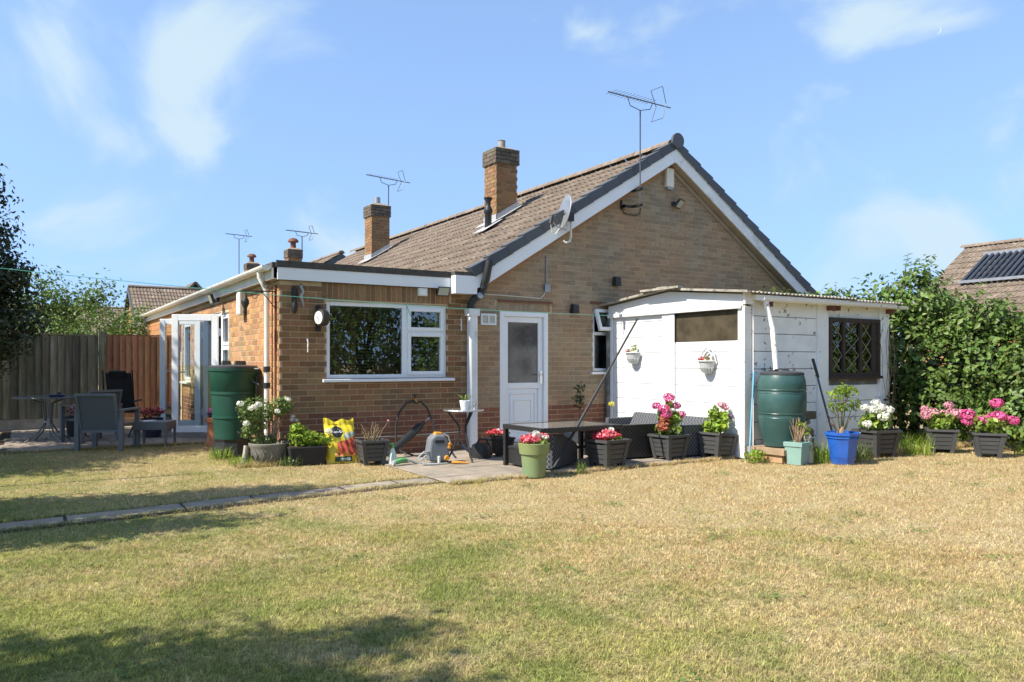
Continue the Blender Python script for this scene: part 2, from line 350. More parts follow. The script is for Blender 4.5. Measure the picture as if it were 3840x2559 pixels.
def npmesh(name, V, F, mat, nv=4):                     # fast: V (n,3), F (m,nv)
    me = bpy.data.meshes.new(name); me.vertices.add(len(V)); me.vertices.foreach_set('co', V.astype(np.float32).ravel())
    me.loops.add(F.size); me.loops.foreach_set('vertex_index', F.astype(np.int32).ravel())
    me.polygons.add(len(F)); me.polygons.foreach_set('loop_start', np.arange(0, F.size, nv, dtype=np.int32)); me.polygons.foreach_set('loop_total', np.full(len(F), nv, np.int32))
    me.update(calc_edges=True); me.validate(); me.materials.append(MT[mat]); return me
def leaves(pts, nrm, size, mat, name, parent, asp=.55, jit=.6, fold=.25, seed=0, droop=.2):
    r = np.random.default_rng(seed + 1); n = len(pts)
    nn = nrm + r.normal(0, jit, (n, 3)); nn[:, 2] += .25; nn /= np.linalg.norm(nn, axis=1, keepdims=True) + 1e-9
    a = r.normal(0, 1, (n, 3)); a[:, 2] -= droop; a -= nn * (a * nn).sum(1, keepdims=True); a /= np.linalg.norm(a, axis=1, keepdims=True) + 1e-9
    b = np.cross(nn, a); sz = (size * r.uniform(.65, 1.3, n))[:, None]
    base = pts - a * sz * .5; tip = pts + a * sz * .5 - nn * sz * .12; l = pts + b * sz * asp * .5 + nn * sz * fold * .3 - a * sz * .06; q = pts - b * sz * asp * .5 + nn * sz * fold * .3 - a * sz * .06
    V = np.stack([base, q, tip, l], 1).reshape(-1, 3); F = np.arange(4 * n).reshape(-1, 4)
    T = np.concatenate([F[:, [0, 1, 2]], F[:, [0, 2, 3]]])
    me = npmesh(name, V, T, mat, 3); o = bpy.data.objects.new(name, me); COL.objects.link(o); o.parent = parent; return o
def blobpts(blobs, n, seed=0, shell=.55, lumps=1.0, clump=0, cr=.2):
    """points through ellipsoids [(cx,cy,cz,rx,ry,rz)], denser near the surface, gathered in clumps"""
    r = np.random.default_rng(seed); w = np.array([b[3] * b[4] * b[5] for b in blobs]) ** (2 / 3); w /= w.sum(); P = []; Nn = []
    for b, k in zip(blobs, r.multinomial(clump or n, w)):
        d = r.normal(0, 1, (k, 3)); d /= np.linalg.norm(d, axis=1, keepdims=True) + 1e-9
        u = r.uniform(shell ** 3, 1, k) ** (1 / 3) * (1 + lumps * .16 * (np.sin(d[:, 0] * 5 + b[0]) * np.sin(d[:, 1] * 6 + b[1]) + np.sin(d[:, 2] * 7 + b[2]) * .6))
        P.append(np.array(b[:3]) + d * np.array(b[3:]) * u[:, None]); Nn.append(d)
    P = np.concatenate(P); Nn = np.concatenate(Nn)
    if clump:
        i = r.integers(0, len(P), n); d = r.normal(0, 1, (n, 3)); P = P[i] + d * cr * .5; Nn = Nn[i] * .7 + d * .3
    return P, Nn
def tree(name, label, base, blobs, n, lsize, mat, seed, trunk=.09, group=None, clump=0, cr=.25, shell=.45):
    t = thing(name, label, 'tree', base, 0, group); mb = MB(); B = Vector(base); r = random.Random(seed)
    top = max(b[2] for b in blobs); cxm = sum(b[0] for b in blobs) / len(blobs) - B.x; cym = sum(b[1] for b in blobs) / len(blobs) - B.y
    fork = (cxm * .3, cym * .3, max(.5, min(b[2] - b[5] * .6 for b in blobs) - B.z))
    mb.tube([(0, 0, -.1), (fork[0] * .4, fork[1] * .4, fork[2] * .5), fork], [trunk * 1.25, trunk, trunk * .85], 9)
    for b in blobs:
        c = (b[0] - B.x, b[1] - B.y, b[2] - B.z); m = [(fork[i] + c[i]) / 2 + r.uniform(-.15, .15) for i in range(3)]
        mb.tube([fork, m, (c[0], c[1], c[2] + b[5] * .3)], [trunk * .6, trunk * .4, trunk * .12], 6)
        for _ in range(5):
            e = [c[i] + r.uniform(-.7, .7) * b[3 + i] for i in range(3)]; mb.tube([m, [(m[i] + e[i]) / 2 + r.uniform(-.1, .1) for i in range(3)], e], [trunk * .3, trunk * .18, trunk * .06], 5)
    mb.build('trunk', 'bark', t, True)
    P, Nn = blobpts(blobs, n, seed, shell, 1, clump, cr); P = P - np.array(base); keep = P[:, 2] > .05
    leaves(P[keep], Nn[keep], lsize, mat, 'crown', t, seed=seed); return t

# ============================================================ ground
def sheet(name, x0, x1, y0, y1, z, mat, n=1):
    xs = np.linspace(x0, x1, n + 1); ys = np.linspace(y0, y1, n + 1); X, Y = np.meshgrid(xs, ys); V = np.stack([X.ravel(), Y.ravel(), np.full(X.size, z)], 1)
    i = np.arange((n + 1) * (n + 1)).reshape(n + 1, n + 1); F = np.stack([i[:-1, :-1], i[:-1, 1:], i[1:, 1:], i[1:, :-1]], -1).reshape(-1, 4)
    o = bpy.data.objects.new(name, npmesh(name, V, F, mat)); COL.objects.link(o); o['kind'] = 'structure'; return o
sheet('ground', -400, 400, -400, 400, -.012, 'lawn')
rs = random.Random(3)
def slabs(name, cells, z=.004):
    base = MB()
    x0 = min(c[0] for c in cells); x1 = max(c[1] for c in cells); y0 = min(c[2] for c in cells); y1 = max(c[3] for c in cells)
    base.add([(x0, y0, -.004), (x1, y0, -.004), (x1, y1, -.004), (x0, y1, -.004)], [(0, 1, 2, 3)])
    p = base.build(name, 'soil'); p['kind'] = 'structure'
    for c in cells:
        dz = rs.uniform(-.003, .004); m = MB().box(c[0] + .006, c[1] - .006, c[2] + .006, c[3] - .006, -.02, z + dz); m.build('slab', 'slab', p, bevel=.005)
    return p
cells = []
ys = [-2.78, -2.32, -1.72, -1.12, -.52, -.02]
for j in range(5):
    x = 1.02
    first = True
    while x < 5.22:
        w = .45 if j == 0 else rs.choice([.6, .6, .45, .75]) if x > 1.1 else (.3, .6, .45, .75, .5)[j]
        x2 = min(x + w, 5.22)
        if 5.22 - x2 < .2: x2 = 5.22
        cells.append((x, x2, ys[j], ys[j + 1])); x = x2
slabs('patio', cells)
pyc = lambda x: -2.36 + .13 * np.minimum(x - .5, 0)
gp = MB().add([(-4.7, -3.3, -.006), (1.02, -2.6, -.006), (1.02, -2.12, -.006), (-4.7, -2.75, -.006)], [(0, 1, 2, 3)]).build('garden_path', 'soil'); gp['kind'] = 'structure'
x = -4.6
while x < 1.0:
    w = rs.choice([.9, .62, .9]); x2 = min(x + w, 1.01); j = [rs.uniform(-.02, .02) for _ in range(6)]; v = []
    for zz in (-.02, -.003 + rs.uniform(-.003, .003)):
        v += [(x + .012, float(pyc(x)) - .175 + j[0], zz), (x2 - .012, float(pyc(x2)) - .175 + j[1], zz), (x2 - .012, float(pyc(x2)) + .165 + j[2], zz), (x + .012, float(pyc(x)) + .165 + j[3], zz)]
    MB().add(v, [(3, 2, 1, 0), (4, 5, 6, 7), (0, 1, 5, 4), (1, 2, 6, 5), (2, 3, 7, 6), (3, 0, 4, 7)]).build('slab', 'slab', gp, bevel=.005); x = x2
cells = []
yy = 2.95
while yy < 7.0:
    x = -3.1 + rs.uniform(0, .2)
    while x < -.04:
        x2 = min(x + rs.choice([.6, .6, .9]), -.03); cells.append((x, x2, yy, yy + .6)); x = x2
    yy += .6
slabs('terrace', cells, .006)

# ============================================================ the bungalow
H = thing('brick_bungalow', 'brown brick bungalow with tiled gable roof and flat roofed extension', 'house')
RX, RZ, ML, MR = 6.62, 5.0, .615, .655                   # ridge and the two pitches
rl = lambda x: RZ - (RX - x) * ML if x < RX else RZ - (x - RX) * MR
YE = 15.0
OP = [(.615, 2.379, 1.04, 2.066), (3.258, 4.127, 0.0, 2.026), (5.0, 5.9, 1.11, 2.112)]
OPL = [(2.88, 3.5, .88, 2.06), (3.5, 5.12, .05, 2.09), (6.25, 7.05, .88, 2.06)]
def wallboxes(mb, a0, a1, z0, z1, ops, put):
    e = sorted({a0, a1} | {v for o in ops for v in o[:2] if a0 < v < a1})
    for p, q in zip(e[:-1], e[1:]):
        z = z0
        for o in sorted([o for o in ops if o[0] < (p + q) / 2 < o[1]], key=lambda o: o[2]):
            if o[2] > z: put(mb, p, q, z, o[2])
            z = o[3]
        if z < z1: put(mb, p, q, z, z1)
wf = MB()
wallboxes(wf, .008, 10.2, -.1, 2.302, OP, lambda m, p, q, a, b: m.box(p, q, .0045, .25, a, b))
wf.prism([(2.6, 2.304), (10.2, 2.304), (10.2, rl(10.2) - .2), (RX, RZ - .2), (2.75, rl(2.75) - .2), (2.6, 2.36)], .0045, .25)
wf.box(10.0, 10.2, .251, YE, -.1, 2.5); wf.box(2.6, 10.2, YE - .2, YE, -.1, 2.5); wf.prism([(2.75, 2.5), (10.2, 2.5), (RX, RZ - .25)], YE - .2, YE)
wallf = wf.build('wall', 'mortar_front_shade', H)
wl = MB()
wallboxes(wl, .2502, 12.3, -.1, 2.302, OPL, lambda m, p, q, a, b: m.box(.0045, .25, p, q, a, b)); wl.box(.25, 2.6, 12.05, 12.3, -.1, 2.3)
walll = wl.build('wall', 'mortar', H)
# bricks
CO, BW = .075, .225
bricks = []       # (wall, a0, a1, z0, z1, plinth)
def lay(wall, a0, a1, zmax, ops, lim=None):
    k = 0
    while k * CO + .065 < zmax:
        z0, z1 = k * CO + .005, k * CO + .07
        lo, hi = a0, a1
        if lim: lo, hi = lim(z1)
        iv = [(lo, hi)]
        for o in ops:
            if o[2] < z1 - .012 and o[3] > z0 + .012:
                iv = [s for p, q in iv for s in ((p, min(q, o[0])), (max(p, o[1]), q)) if s[1] - s[0] > .03]
        off = (.5 if k % 2 else 0) * BW + (.03 if wall == 'f' else 0)
        for p, q in iv:
            i = math.floor((p - off) / BW)
            while off + i * BW < q:
                b0 = max(p, off + i * BW + .005); b1 = min(q, off + (i + 1) * BW - .005)
                if b1 - b0 > .035: bricks.append((wall, b0, b1, z0, z1, k * CO < .6))
                i += 1
        k += 1
SOLD = [(.55, 2.45, 2.085, 2.302), (3.2, 4.2, 2.032, 2.157)]
def gl(z):
    return (0.0 if z < 2.302 else max(2.62, RX - (RZ - .28 - z) / ML), min(10.2, RX + (RZ - .28 - z) / MR) if z > 2.3 else 10.2)
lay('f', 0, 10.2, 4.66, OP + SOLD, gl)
for s in SOLD:
    x = s[0] + .005
    while x < s[1] - .06: bricks.append(('f', x, x + .065, s[2] + .003, s[3] - .003, False)); x += .075
lay('l', .022, 7.18, 2.30, [(o[0] - .002, o[1] + .002, o[2], o[3]) for o in OPL])
camv = Vector((-2.74, -9.99))
def bkey(b):
    c = Vector(((b[1] + b[2]) / 2, 0)) if b[0] == 'f' else Vector((0, (b[1] + b[2]) / 2)); return (c - camv).length + (2.5 if b[0] == 'l' else 0)
bricks.sort(key=bkey)
unit = {(p, w): MB().box(0, 1, 0, 1, 0, 1).mesh('brick', 'brick_plinth' if p else w) for p in (False, True) for w in ('brick', 'brick_front_shade', 'brick_gable')}
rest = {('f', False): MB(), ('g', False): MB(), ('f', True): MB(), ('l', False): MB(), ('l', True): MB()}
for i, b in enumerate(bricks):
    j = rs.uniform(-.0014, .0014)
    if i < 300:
        if b[0] == 'f': link('brick', unit[(b[5], 'brick_gable' if b[1] > 2.6 else 'brick_front_shade')], wallf, (b[1], j, b[3]), None, (b[2] - b[1], .03, b[4] - b[3]))
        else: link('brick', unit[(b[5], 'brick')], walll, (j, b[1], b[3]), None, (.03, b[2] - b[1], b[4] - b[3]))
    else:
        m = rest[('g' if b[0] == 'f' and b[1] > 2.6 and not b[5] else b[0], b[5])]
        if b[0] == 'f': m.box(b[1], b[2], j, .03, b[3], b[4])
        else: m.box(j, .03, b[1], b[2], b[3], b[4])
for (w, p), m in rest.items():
    if m.v: tag(m.build('brickwork', 'brick_plinth' if p else 'brick_gable' if w == 'g' else 'brick_front_shade' if w == 'f' else 'brick', walll if w == 'l' else wallf), kind='stuff')
# timber cladding on the far end of the side wall
tcl = MB().box(-.012, .006, 7.3, 12.3, 1.5, 2.3).build('cladding', 'timber_clad', H)
for k in range(6): MB().box(-.03, -.013, 7.3, 12.3, 1.55 + k * .125, 1.55 + k * .125 + .118).build('plank', 'timber_clad', tcl)
# interior shell (kitchen seen through the glazing)
it = MB(); it.box(.26, 2.58, .27, 6.9, -.06, .03); it.box(.25, 2.6, 6.9, 7.0, .03, 2.3); it.box(2.5, 2.6, .26, 6.9, .03, 2.3); it.box(.26, 2.59, .27, 6.9, 2.28, 2.3)
it.box(2.62, 9.9, 4.0, 4.1, 0, 2.3); it.box(2.62, 9.9, .27, 4.0, 2.29, 2.31); it.box(2.62, 9.9, .27, 4.0, -.06, -.01)
it.build('interior_wall', 'int_wall', H)
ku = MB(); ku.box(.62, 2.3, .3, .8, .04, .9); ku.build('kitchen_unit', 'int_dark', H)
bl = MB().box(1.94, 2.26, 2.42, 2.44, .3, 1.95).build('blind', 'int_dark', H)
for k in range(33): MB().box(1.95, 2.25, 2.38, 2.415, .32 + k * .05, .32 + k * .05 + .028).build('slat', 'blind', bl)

# -- roofs
deck = MB(); deck.prism([(2.72, rl(2.72) - .1), (RX, RZ - .07), (10.36, rl(10.36) - .1), (10.36, rl(10.36) - .13), (RX, RZ - .12), (2.72, rl(2.72) - .13)], -.13, YE + .1)
roof = deck.build('roof', 'felt', H)
TW, TG, TL = .30, .35, .42
def tile_mb(flip=False):
    m = MB(); n = 12; pr = []
    for i in range(n + 1):
        u = i / n; ph = (u * 2) % 1.0; h = .030 * max(0, math.sin(math.pi * min(1, ph / .55))) if ph < .55 else 0.0
        pr.append((u * (TW + .004), h))
    v = []
    for s, dz in ((0, .034), (TL, .004)):
        for y, h in pr: v.append((s, y, h + dz))
    for y, h in pr: v.append((0, y, h + .034 - .03))
    k = n + 1; f = []
    for i in range(n): f += [(i, i + 1, k + i + 1, k + i), (2 * k + i, 2 * k + i + 1, i + 1, i)]
    return m.add(v, f)
tmesh = tile_mb().mesh('tile', 'tile')
aL = math.atan(ML); aR = math.atan(MR)
lenL = (RX - 2.68) / math.cos(aL); nr = int((lenL - .02) / TG)
tl = []
for r_ in range(nr):
    for c in range(int((YE + .24) / TW)):
        s = r_ * TG - .03
        tl.append((r_, c, s))
def tpos(s, c): return (2.68 + s * math.cos(aL), -.135 + c * TW, rl(2.68) - .085 + s * math.sin(aL))
def hole(p):   # leave room for the stacks
    return False
tl.sort(key=lambda t: (Vector(tpos(t[2], t[1])[:2]) - camv).length)
far = MB(); tb = tile_mb()
for i, (r_, c, s) in enumerate(tl):
    p = tpos(s, c); rot = (rs.uniform(-.006, .006), -aL + rs.uniform(-.010, .010), rs.uniform(-.006, .006))
    if i < 300: link('tile', tmesh, roof, p, rot)
    else:
        from mathutils import Euler
        mt = Matrix.Translation(p) @ Euler(rot).to_matrix().to_4x4(); far.add([mt @ Vector(q) for q in tb.v], tb.f)
lenR = (10.38 - RX) / math.cos(aR)
for r_ in range(int((lenR - .02) / TG)):
    for c in range(int((YE + .24) / TW)):
        s = r_ * TG - .03
        mt = Matrix.Translation((10.38 - s * math.cos(aR), -.135 + (c + 1) * TW, rl(10.38) - .085 + s * math.sin(aR))) @ Matrix.Rotation(math.pi, 4, 'Z') @ Matrix.Rotation(-aR, 4, 'Y')
        far.add([mt @ Vector(q) for q in tb.v], tb.f)
fo = far.build('roof_tiles', 'tile', roof); fo['kind'] = 'stuff'
rm = MB(); n = 8
rm.add([(math.cos(math.pi * i / n) * .115, y, math.sin(math.pi * i / n) * .10) for y in (0, .445) for i in range(n + 1)], [(i, i + 1, n + 2 + i, n + 1 + i) for i in range(n)] + [tuple(range(n + 1))])
rmm = rm.mesh('ridge_tile', 'ridge')
y = -.12
while y < YE: link('ridge_tile', rmm, roof, (RX, y, RZ - .05 + rs.uniform(-.004, .004)), (0, 0, rs.uniform(-.01, .01))); y += .45
# verge caps, bargeboards, ridge end
def slope_pts(left, s, off, y):   # s along slope from eave, off above the roof line
    a = aL if left else aR; x0, d = (2.68, 1) if left else (10.38, -1)
    return (x0 + d * (s * math.cos(a) - off * math.sin(a)), y, rl(x0) + s * math.sin(a) + off * math.cos(a))
for left in (True, False):
    ln = lenL if left else lenR; k = 0
    while k * TG < ln - .05:
        s0, s1 = k * TG - .01, min((k + 1) * TG + .035, ln); m = MB()
        q = lambda s, o, y: slope_pts(left, s, o, y)
        t0, t1 = .045, .018
        m.add([q(s0, -.105, -.215), q(s1, -.115, -.21), q(s1, t1, -.21), q(s0, t0, -.215), q(s0, -.105, -.195), q(s1, -.115, -.195), q(s1, t1, -.02), q(s0, t0, -.02)],
              [(0, 1, 2, 3), (3, 2, 6, 7), (0, 3, 7, 4), (1, 5, 6, 2)])
        m.build('verge_cap', 'verge', roof); k += 1
    a = aL if left else aR; x0 = 2.74 if left else 10.34; d = 1 if left else -1
    poly = [(x0, rl(x0) - .11), (RX, RZ - .10), (RX, RZ - .345), (x0 + d * .16, rl(x0 + d * .16) - .345), (x0, rl(x0) - .3)]
    MB().prism(poly, -.19, -.165).build('bargeboard', 'upvc' if left else 'upvc_dirty', H)
    poly2 = [(x0 + d * .1, rl(x0 + d * .1) - .325), (RX, RZ - .325), (RX, RZ - .345), (x0 + d * .12, rl(x0 + d * .12) - .345)]
    MB().prism([(x, z + .004) for x, z in poly2], -.162, .02).build('soffit', 'soffit', H)
    MB().prism([(x0 + d * .1, rl(x0 + d * .1) - .36), (RX, RZ - .36), (RX, RZ - .43), (x0 + d * .12, rl(x0 + d * .12) - .43)], -.03, -.003).build('soffit_trim', 'soffit' if not left else 'brick', H)
MB().box(RX - .015, RX + .015, -.2, -.1905, RZ - .37, RZ - .12).build('apex_trim', 'upvc', H)
cap = MB().lathe([(.128, 0), (.128, .05)], 20).tf(Matrix.Translation((RX, -.205, RZ + .0)) @ Matrix.Rotation(R(90), 4, 'X')).build('ridge_end_cap', 'verge', roof)
# flat roof
fr = MB().box(-.1, 2.74, -.045, 12.4, 2.46, 2.52).build('flat_roof', 'felt', H)
MB().box(-.055, 2.405, -.07, -.046, 2.46, 2.545).build('felt_edge', 'felt', fr)
MB().box(-.035, 2.41, -.06, -.03, 2.305, 2.4595).build('fascia', 'upvc', H)
MB().box(-.1, -.075, -.02, 12.4, 2.31, 2.455).build('fascia', 'gutter', H); MB().box(-.074, .0, -.02, 12.4, 2.306, 2.325).build('soffit', 'soffit', H)
MB().box(2.412, 2.76, -.2, -.02, 2.235, 2.49).build('eaves_box', 'upvc', H); MB().box(2.41, 2.70, -.19, -.02, 2.491, 2.545).build('eaves_felt', 'felt', H)
gm = MB(); n = 8
for y0, y1 in [(-.02 + k * 2.08, -.02 + (k + 1) * 2.08 - .004) for k in range(6)]:
    g = MB(); pts = [(-.163 + .062 * math.cos(t), 2.475 + .062 * math.sin(t)) for t in [math.pi * (1 + i / n) for i in range(n + 1)]]; inn = [(-.163 + .056 * math.cos(t), 2.475 + .056 * math.sin(t)) for t in [math.pi * (2 - i / n) for i in range(n + 1)]]
    g.prism(pts + inn, y0, y1); go = g.build('gutter', 'gutter', H)
    for yb in (y0 + .05, y0 + 1.0):
        MB().prism([(-.163 + .068 * math.cos(t), 2.475 + .068 * math.sin(t)) for t in [math.pi * (1 + i / n) for i in range(n + 1)]], yb, yb + .025).build('gutter_bracket', 'gutter', go)
MB().prism([(-.163 + .062 * math.cos(t), 2.475 + .062 * math.sin(t)) for t in [math.pi * (1 + i / n) for i in range(n + 1)]], -.028, -.021).build('gutter_end', 'gutter', H)
dp = MB().tube([(-.163, .33, 2.43), (-.163, .33, 2.36), (-.1, .33, 2.24), (-.07, .33, 2.17), (-.07, .33, .02)], .034, 12).build('downpipe', 'gutter', H, True)
for z in (1.17, .96): MB().lathe([(.044, -.035), (.044, .035)], 14, (-.07, .33, z)).build('pipe_clip', 'black_plastic', dp, True)
MB().tube([(-.015, .13, .05), (-.015, .13, 2.25)], .012, 6).build('cable_pipe', 'rust', H)
# white drain pipe and black soil pipe at the joint
MB().box(2.682, 2.818, -.135, -.012, .02, 1.96).build('downpipe', 'upvc_dirty', H, bevel=.03)
MB().frustum((.085, .07), (.09, .075), 1.93, 2.03, 2.75, -.075).build('pipe_collar', 'upvc_dirty', H)
sp_ = MB().tube([(2.72, -.09, 2.0), (2.72, -.1, 2.1), (2.76, -.11, 2.17), (2.83, -.13, 2.22), (2.87, -.15, 2.29), (2.875, -.17, 2.36), (2.885, -.235, 2.44), (2.93, -.26, 2.72)], .056, 14).build('soil_pipe', 'black_plastic', H, True)
MB().lathe([(.066, 0), (.066, .06)], 14, (2.876, -.175, 2.32)).build('pipe_collar', 'black_plastic', sp_, True)
MB().lathe([(.045, 0), (.045, .03)], 14).tf(Matrix.Translation((2.81, -.18, 2.21)) @ Matrix.Rotation(R(70), 4, 'X')).build('access_cap', 'grey_metal', sp_, True)
# chimneys
def chimney(parent, x0, x1, y0, y1, zb, zt, zband, pot=True, flash=None, name='chimney'):
    m = MB().box(x0 + .008, x1 - .008, y0 + .008, y1 - .008, zb, zt - .02); c = m.build(name, 'mortar_front_shade', parent)
    bm_ = {'brick_front_shade': MB(), 'brick_soot': MB()}; k = 0
    z = zb
    while z + .07 < zt:
        soot = z > zband - .01; e = .03 if soot else 0.0; mb = bm_['brick_soot' if soot else 'brick_front_shade']
        X0, X1, Y0, Y1 = x0 - e, x1 + e, y0 - e, y1 + e; off = .1125 * (k % 2)
        for (a, b, ax) in ((X0, X1, 'x'), (Y0, Y1, 'y')):
            t = a - off
            while t < b:
                p, q = max(a, t + .005), min(b, t + BW - .005)
                if q - p > .03:
                    if ax == 'x': mb.box(p, q, Y0, Y0 + .05, z + .005, z + .07); mb.box(p, q, Y1 - .05, Y1, z + .005, z + .07)
                    else:
                        p2, q2 = max(p, Y0 + .052), min(q, Y1 - .052)
                        if q2 > p2 + .02: mb.box(X0, X0 + .05, p2, q2, z + .005, z + .07); mb.box(X1 - .05, X1, p2, q2, z + .005, z + .07)
                t += BW
        z += CO; k += 1
    for kx, mb in bm_.items():
        if mb.v: tag(mb.build('brickwork', kx, c), kind='stuff')
    cxm, cym = (x0 + x1) / 2, (y0 + y1) / 2
    MB().frustum(((x1 - x0) / 2, (y1 - y0) / 2), ((x1 - x0) / 2 - .07, (y1 - y0) / 2 - .07), zt - .022, zt + .035, cxm, cym).build('flaunching', 'mortar_dark', c)
    return c
def flashing(parent, x0, x1, y0, y1, zf):
    m = MB()
    k = 0; x = x0
    while x < x1:                                            # stepped side flashing
        xx = min(x + .11, x1); z = zf(x) ; m.add([(x, y0 - .012, z - .05), (xx, y0 - .012, zf(xx) - .05), (xx, y0 - .012, z + .20), (x, y0 - .012, z + .14)], [(0, 1, 2, 3)]); x += .11
    m.add([(x0 - .16, y0 - .12, zf(x0 - .16) + .028), (x1 + .05, y0 - .12, zf(x1 + .05) + .028), (x1 + .05, y0 + .0, zf(x1 + .05) + .028), (x0 - .16, y0 + .0, zf(x0 - .16) + .028)], [(0, 1, 2, 3)])
    m.add([(x0 - .18, y0 - .12, zf(x0 - .18) + .034), (x0 - .18, y1 + .1, zf(x0 - .18) + .034), (x0 - .001, y1 + .1, zf(x0) + .034), (x0 - .001, y0 - .12, zf(x0) + .034)], [(0, 1, 2, 3)])
    m.add([(x0 - .012, y0 - .01, zf(x0) - .03), (x0 - .012, y1 + .01, zf(x0) - .03), (x0 - .012, y1 + .01, zf(x0) + .14), (x0 - .012, y0 - .01, zf(x0) + .14)], [(0, 1, 2, 3)])
    return m.build('flashing', 'lead', parent)
c1 = chimney(H, 4.94, 5.42, 2.93, 3.39, rl(4.94) - .15, 5.4, 5.07); flashing(c1, 4.94, 5.42, 2.93, 3.39, rl)
MB().lathe([(.075, 0), (.07, .17), (.08, .18)], 14, (5.2, 3.16, 5.42)).build('chimney_pot', 'concrete', c1, True)
c2 = chimney(H, 4.92, 5.42, 9.23, 9.73, rl(4.92) - .15, 5.4, 5.03); flashing(c2, 4.92, 5.42, 9.23, 9.73, rl)
MB().lathe([(.09, 0), (.085, .2)], 14, (5.17, 9.48, 5.42)).build('chimney_pot', 'grey_metal', c2, True)
# roof vent pipe
vb = MB().lathe([(.065, -.15), (.065, .28), (.082, .30), (.082, .36), (.05, .42), (.045, .5), (.08, .56), (.085, .58)], 14, (4.65, 2.74, rl(4.65) - .02)).build('roof_vent', 'black_plastic', H, True)
MB().add([(4.42, 2.52, rl(4.42) + .035), (4.84, 2.52, rl(4.84) + .035), (4.84, 2.95, rl(4.84) + .035), (4.42, 2.95, rl(4.42) + .035)], [(0, 1, 2, 3)]).build('flashing', 'lead', vb)

# -- windows and doors. frame helper in a plane: axis 'f' (y=0 wall) or 'l' (x=0 wall)
def fr_map(ax, d):
    if ax == 'f': return lambda m, a0, a1, z0, z1, e0, e1: m.box(a0, a1, d + e0, d + e1, z0, z1)
    return lambda m, a0, a1, z0, z1, e0, e1: m.box(d + e0, d + e1, a0, a1, z0, z1)
def rect_frame(m, put, a0, a1, z0, z1, w, e0, e1):
    put(m, a0, a0 + w, z0, z1, e0, e1); put(m, a1 - w, a1, z0, z1, e0, e1); put(m, a0 + w, a1 - w, z0, z0 + w, e0, e1); put(m, a0 + w, a1 - w, z1 - w, z1, e0, e1)
def window(ax, d, a0, a1, z0, z1, div=None, sashes=(), panes=(), sill=True, name='window', glass='glass'):
    m = MB(); put = fr_map(ax, d); rect_frame(m, put, a0, a1, z0, z1, .055, .03, .10)
    for v in (div or []): put(m, *v, .03, .10)
    w = m.build(name, 'upvc', H, bevel=.006)
    for s in sashes:
        q = MB(); rect_frame(q, put, *s, .05, .012, .06); q.build('sash', 'upvc', w, bevel=.006)
    for p in panes:
        q = MB(); put(q, *p, .052, .058); q.build('pane', glass, w)
    if sill: q = MB(); put(q, a0 - .06, a1 + .1, z0 - .042, z0 - .003, -.06, .09); q.build('sill', 'upvc', w, bevel=.006)
    return w
window('f', 0, .615, 2.379, 1.04, 2.064, [(1.70, 1.79, 1.095, 2.009), (1.79, 2.324, 1.655, 1.715)], [(1.78, 2.335, 1.70, 2.02), (1.78, 2.335, 1.085, 1.67)],
       [(.67, 1.70, 1.095, 2.009), (1.825, 2.29, 1.745, 1.975), (1.825, 2.29, 1.13, 1.625)])
w2 = window('f', 0, 5.0, 5.9, 1.11, 2.112, [(5.055, 5.845, 1.70, 1.75)], [], [(5.055, 5.845, 1.165, 1.70)])
q = MB(); rect_frame(q, lambda m, a0, a1, z0, z1, e0, e1: m.box(a0, a1, e0, e1, z0, z1), 5.02, 5.88, -.36, 0, .05, -.05, 0); q.tf(Matrix.Translation((0, .0, 2.10)) @ Matrix.Rotation(R(-20), 4, 'X')).build('sash', 'upvc', w2)
q = MB().box(5.07, 5.83, -.03, -.024, -.31, -.05).tf(Matrix.Translation((0, .0, 2.10)) @ Matrix.Rotation(R(-20), 4, 'X')).build('pane', 'glass', w2)
window('l', 0, 2.88, 3.5, .88, 2.06, [(2.935, 3.445, 1.5, 1.55)], [(2.92, 3.46, 1.54, 2.02), (2.92, 3.46, .93, 1.51)], [(2.96, 3.42, 1.58, 1.98), (2.96, 3.42, .97, 1.47)])
window('l', 0, 6.25, 7.05, .88, 2.06, [], [(6.29, 7.01, .92, 2.02)], [(6.33, 6.97, .97, 1.98)])
# back door
m = MB(); pf = fr_map('f', 0); rect_frame(m, pf, 3.258, 4.127, .06, 2.026, .075, -.005, .09); pf(m, 3.333, 4.05, 0.0, .06, -.03, .1)
door = m.build('door', 'upvc', H, bevel=.006)
m = MB(); rect_frame(m, pf, 3.335, 4.05, .1, 1.95, .085, .03, .075); pf(m, 3.42, 3.965, .86, .95, .03, .075); pf(m, 3.42, 3.965, .185, .86, .05, .07); m.build('door_leaf', 'upvc', door, bevel=.006)
m = MB(); rect_frame(m, pf, 3.46, 3.925, .24, .80, .022, .034, .052); m.build('moulding', 'upvc', door, bevel=.008); m = MB(); rect_frame(m, pf, 3.53, 3.855, .36, .70, .02, .036, .052); m.build('moulding', 'upvc', door, bevel=.008)
m = MB(); pf(m, 3.42, 3.965, .95, 1.865, .05, .056); m.build('pane', 'obscure', door)
m = MB().box(3.995, 4.035, .018, .031, .93, 1.13).tube([(4.015, .0, 1.07), (4.015, -.03, 1.07), (3.91, -.03, 1.07)], .009, 8).build('handle', 'silver', door)
MB().box(3.2, 4.2, -.16, 0.0, -.02, .06).build('doorstep', 'concrete', H)
# curtain behind obscured glass
cu = MB(); cu.add([(3.4 + .02 * i, .3 + .03 * math.sin(i * 1.3), z) for z in (.9, 1.95) for i in range(10)], [(i, i + 1, 11 + i, 10 + i) for i in range(9)]); cu.build('curtain', 'white_wall', H)
# lintels above the openings
MB().box(3.22, 4.2, -.03, -.0016, 2.162, 2.192).build('lintel', 'rust', H); MB().box(4.95, 5.95, -.03, -.0016, 2.20, 2.235).build('lintel', 'rust', H)
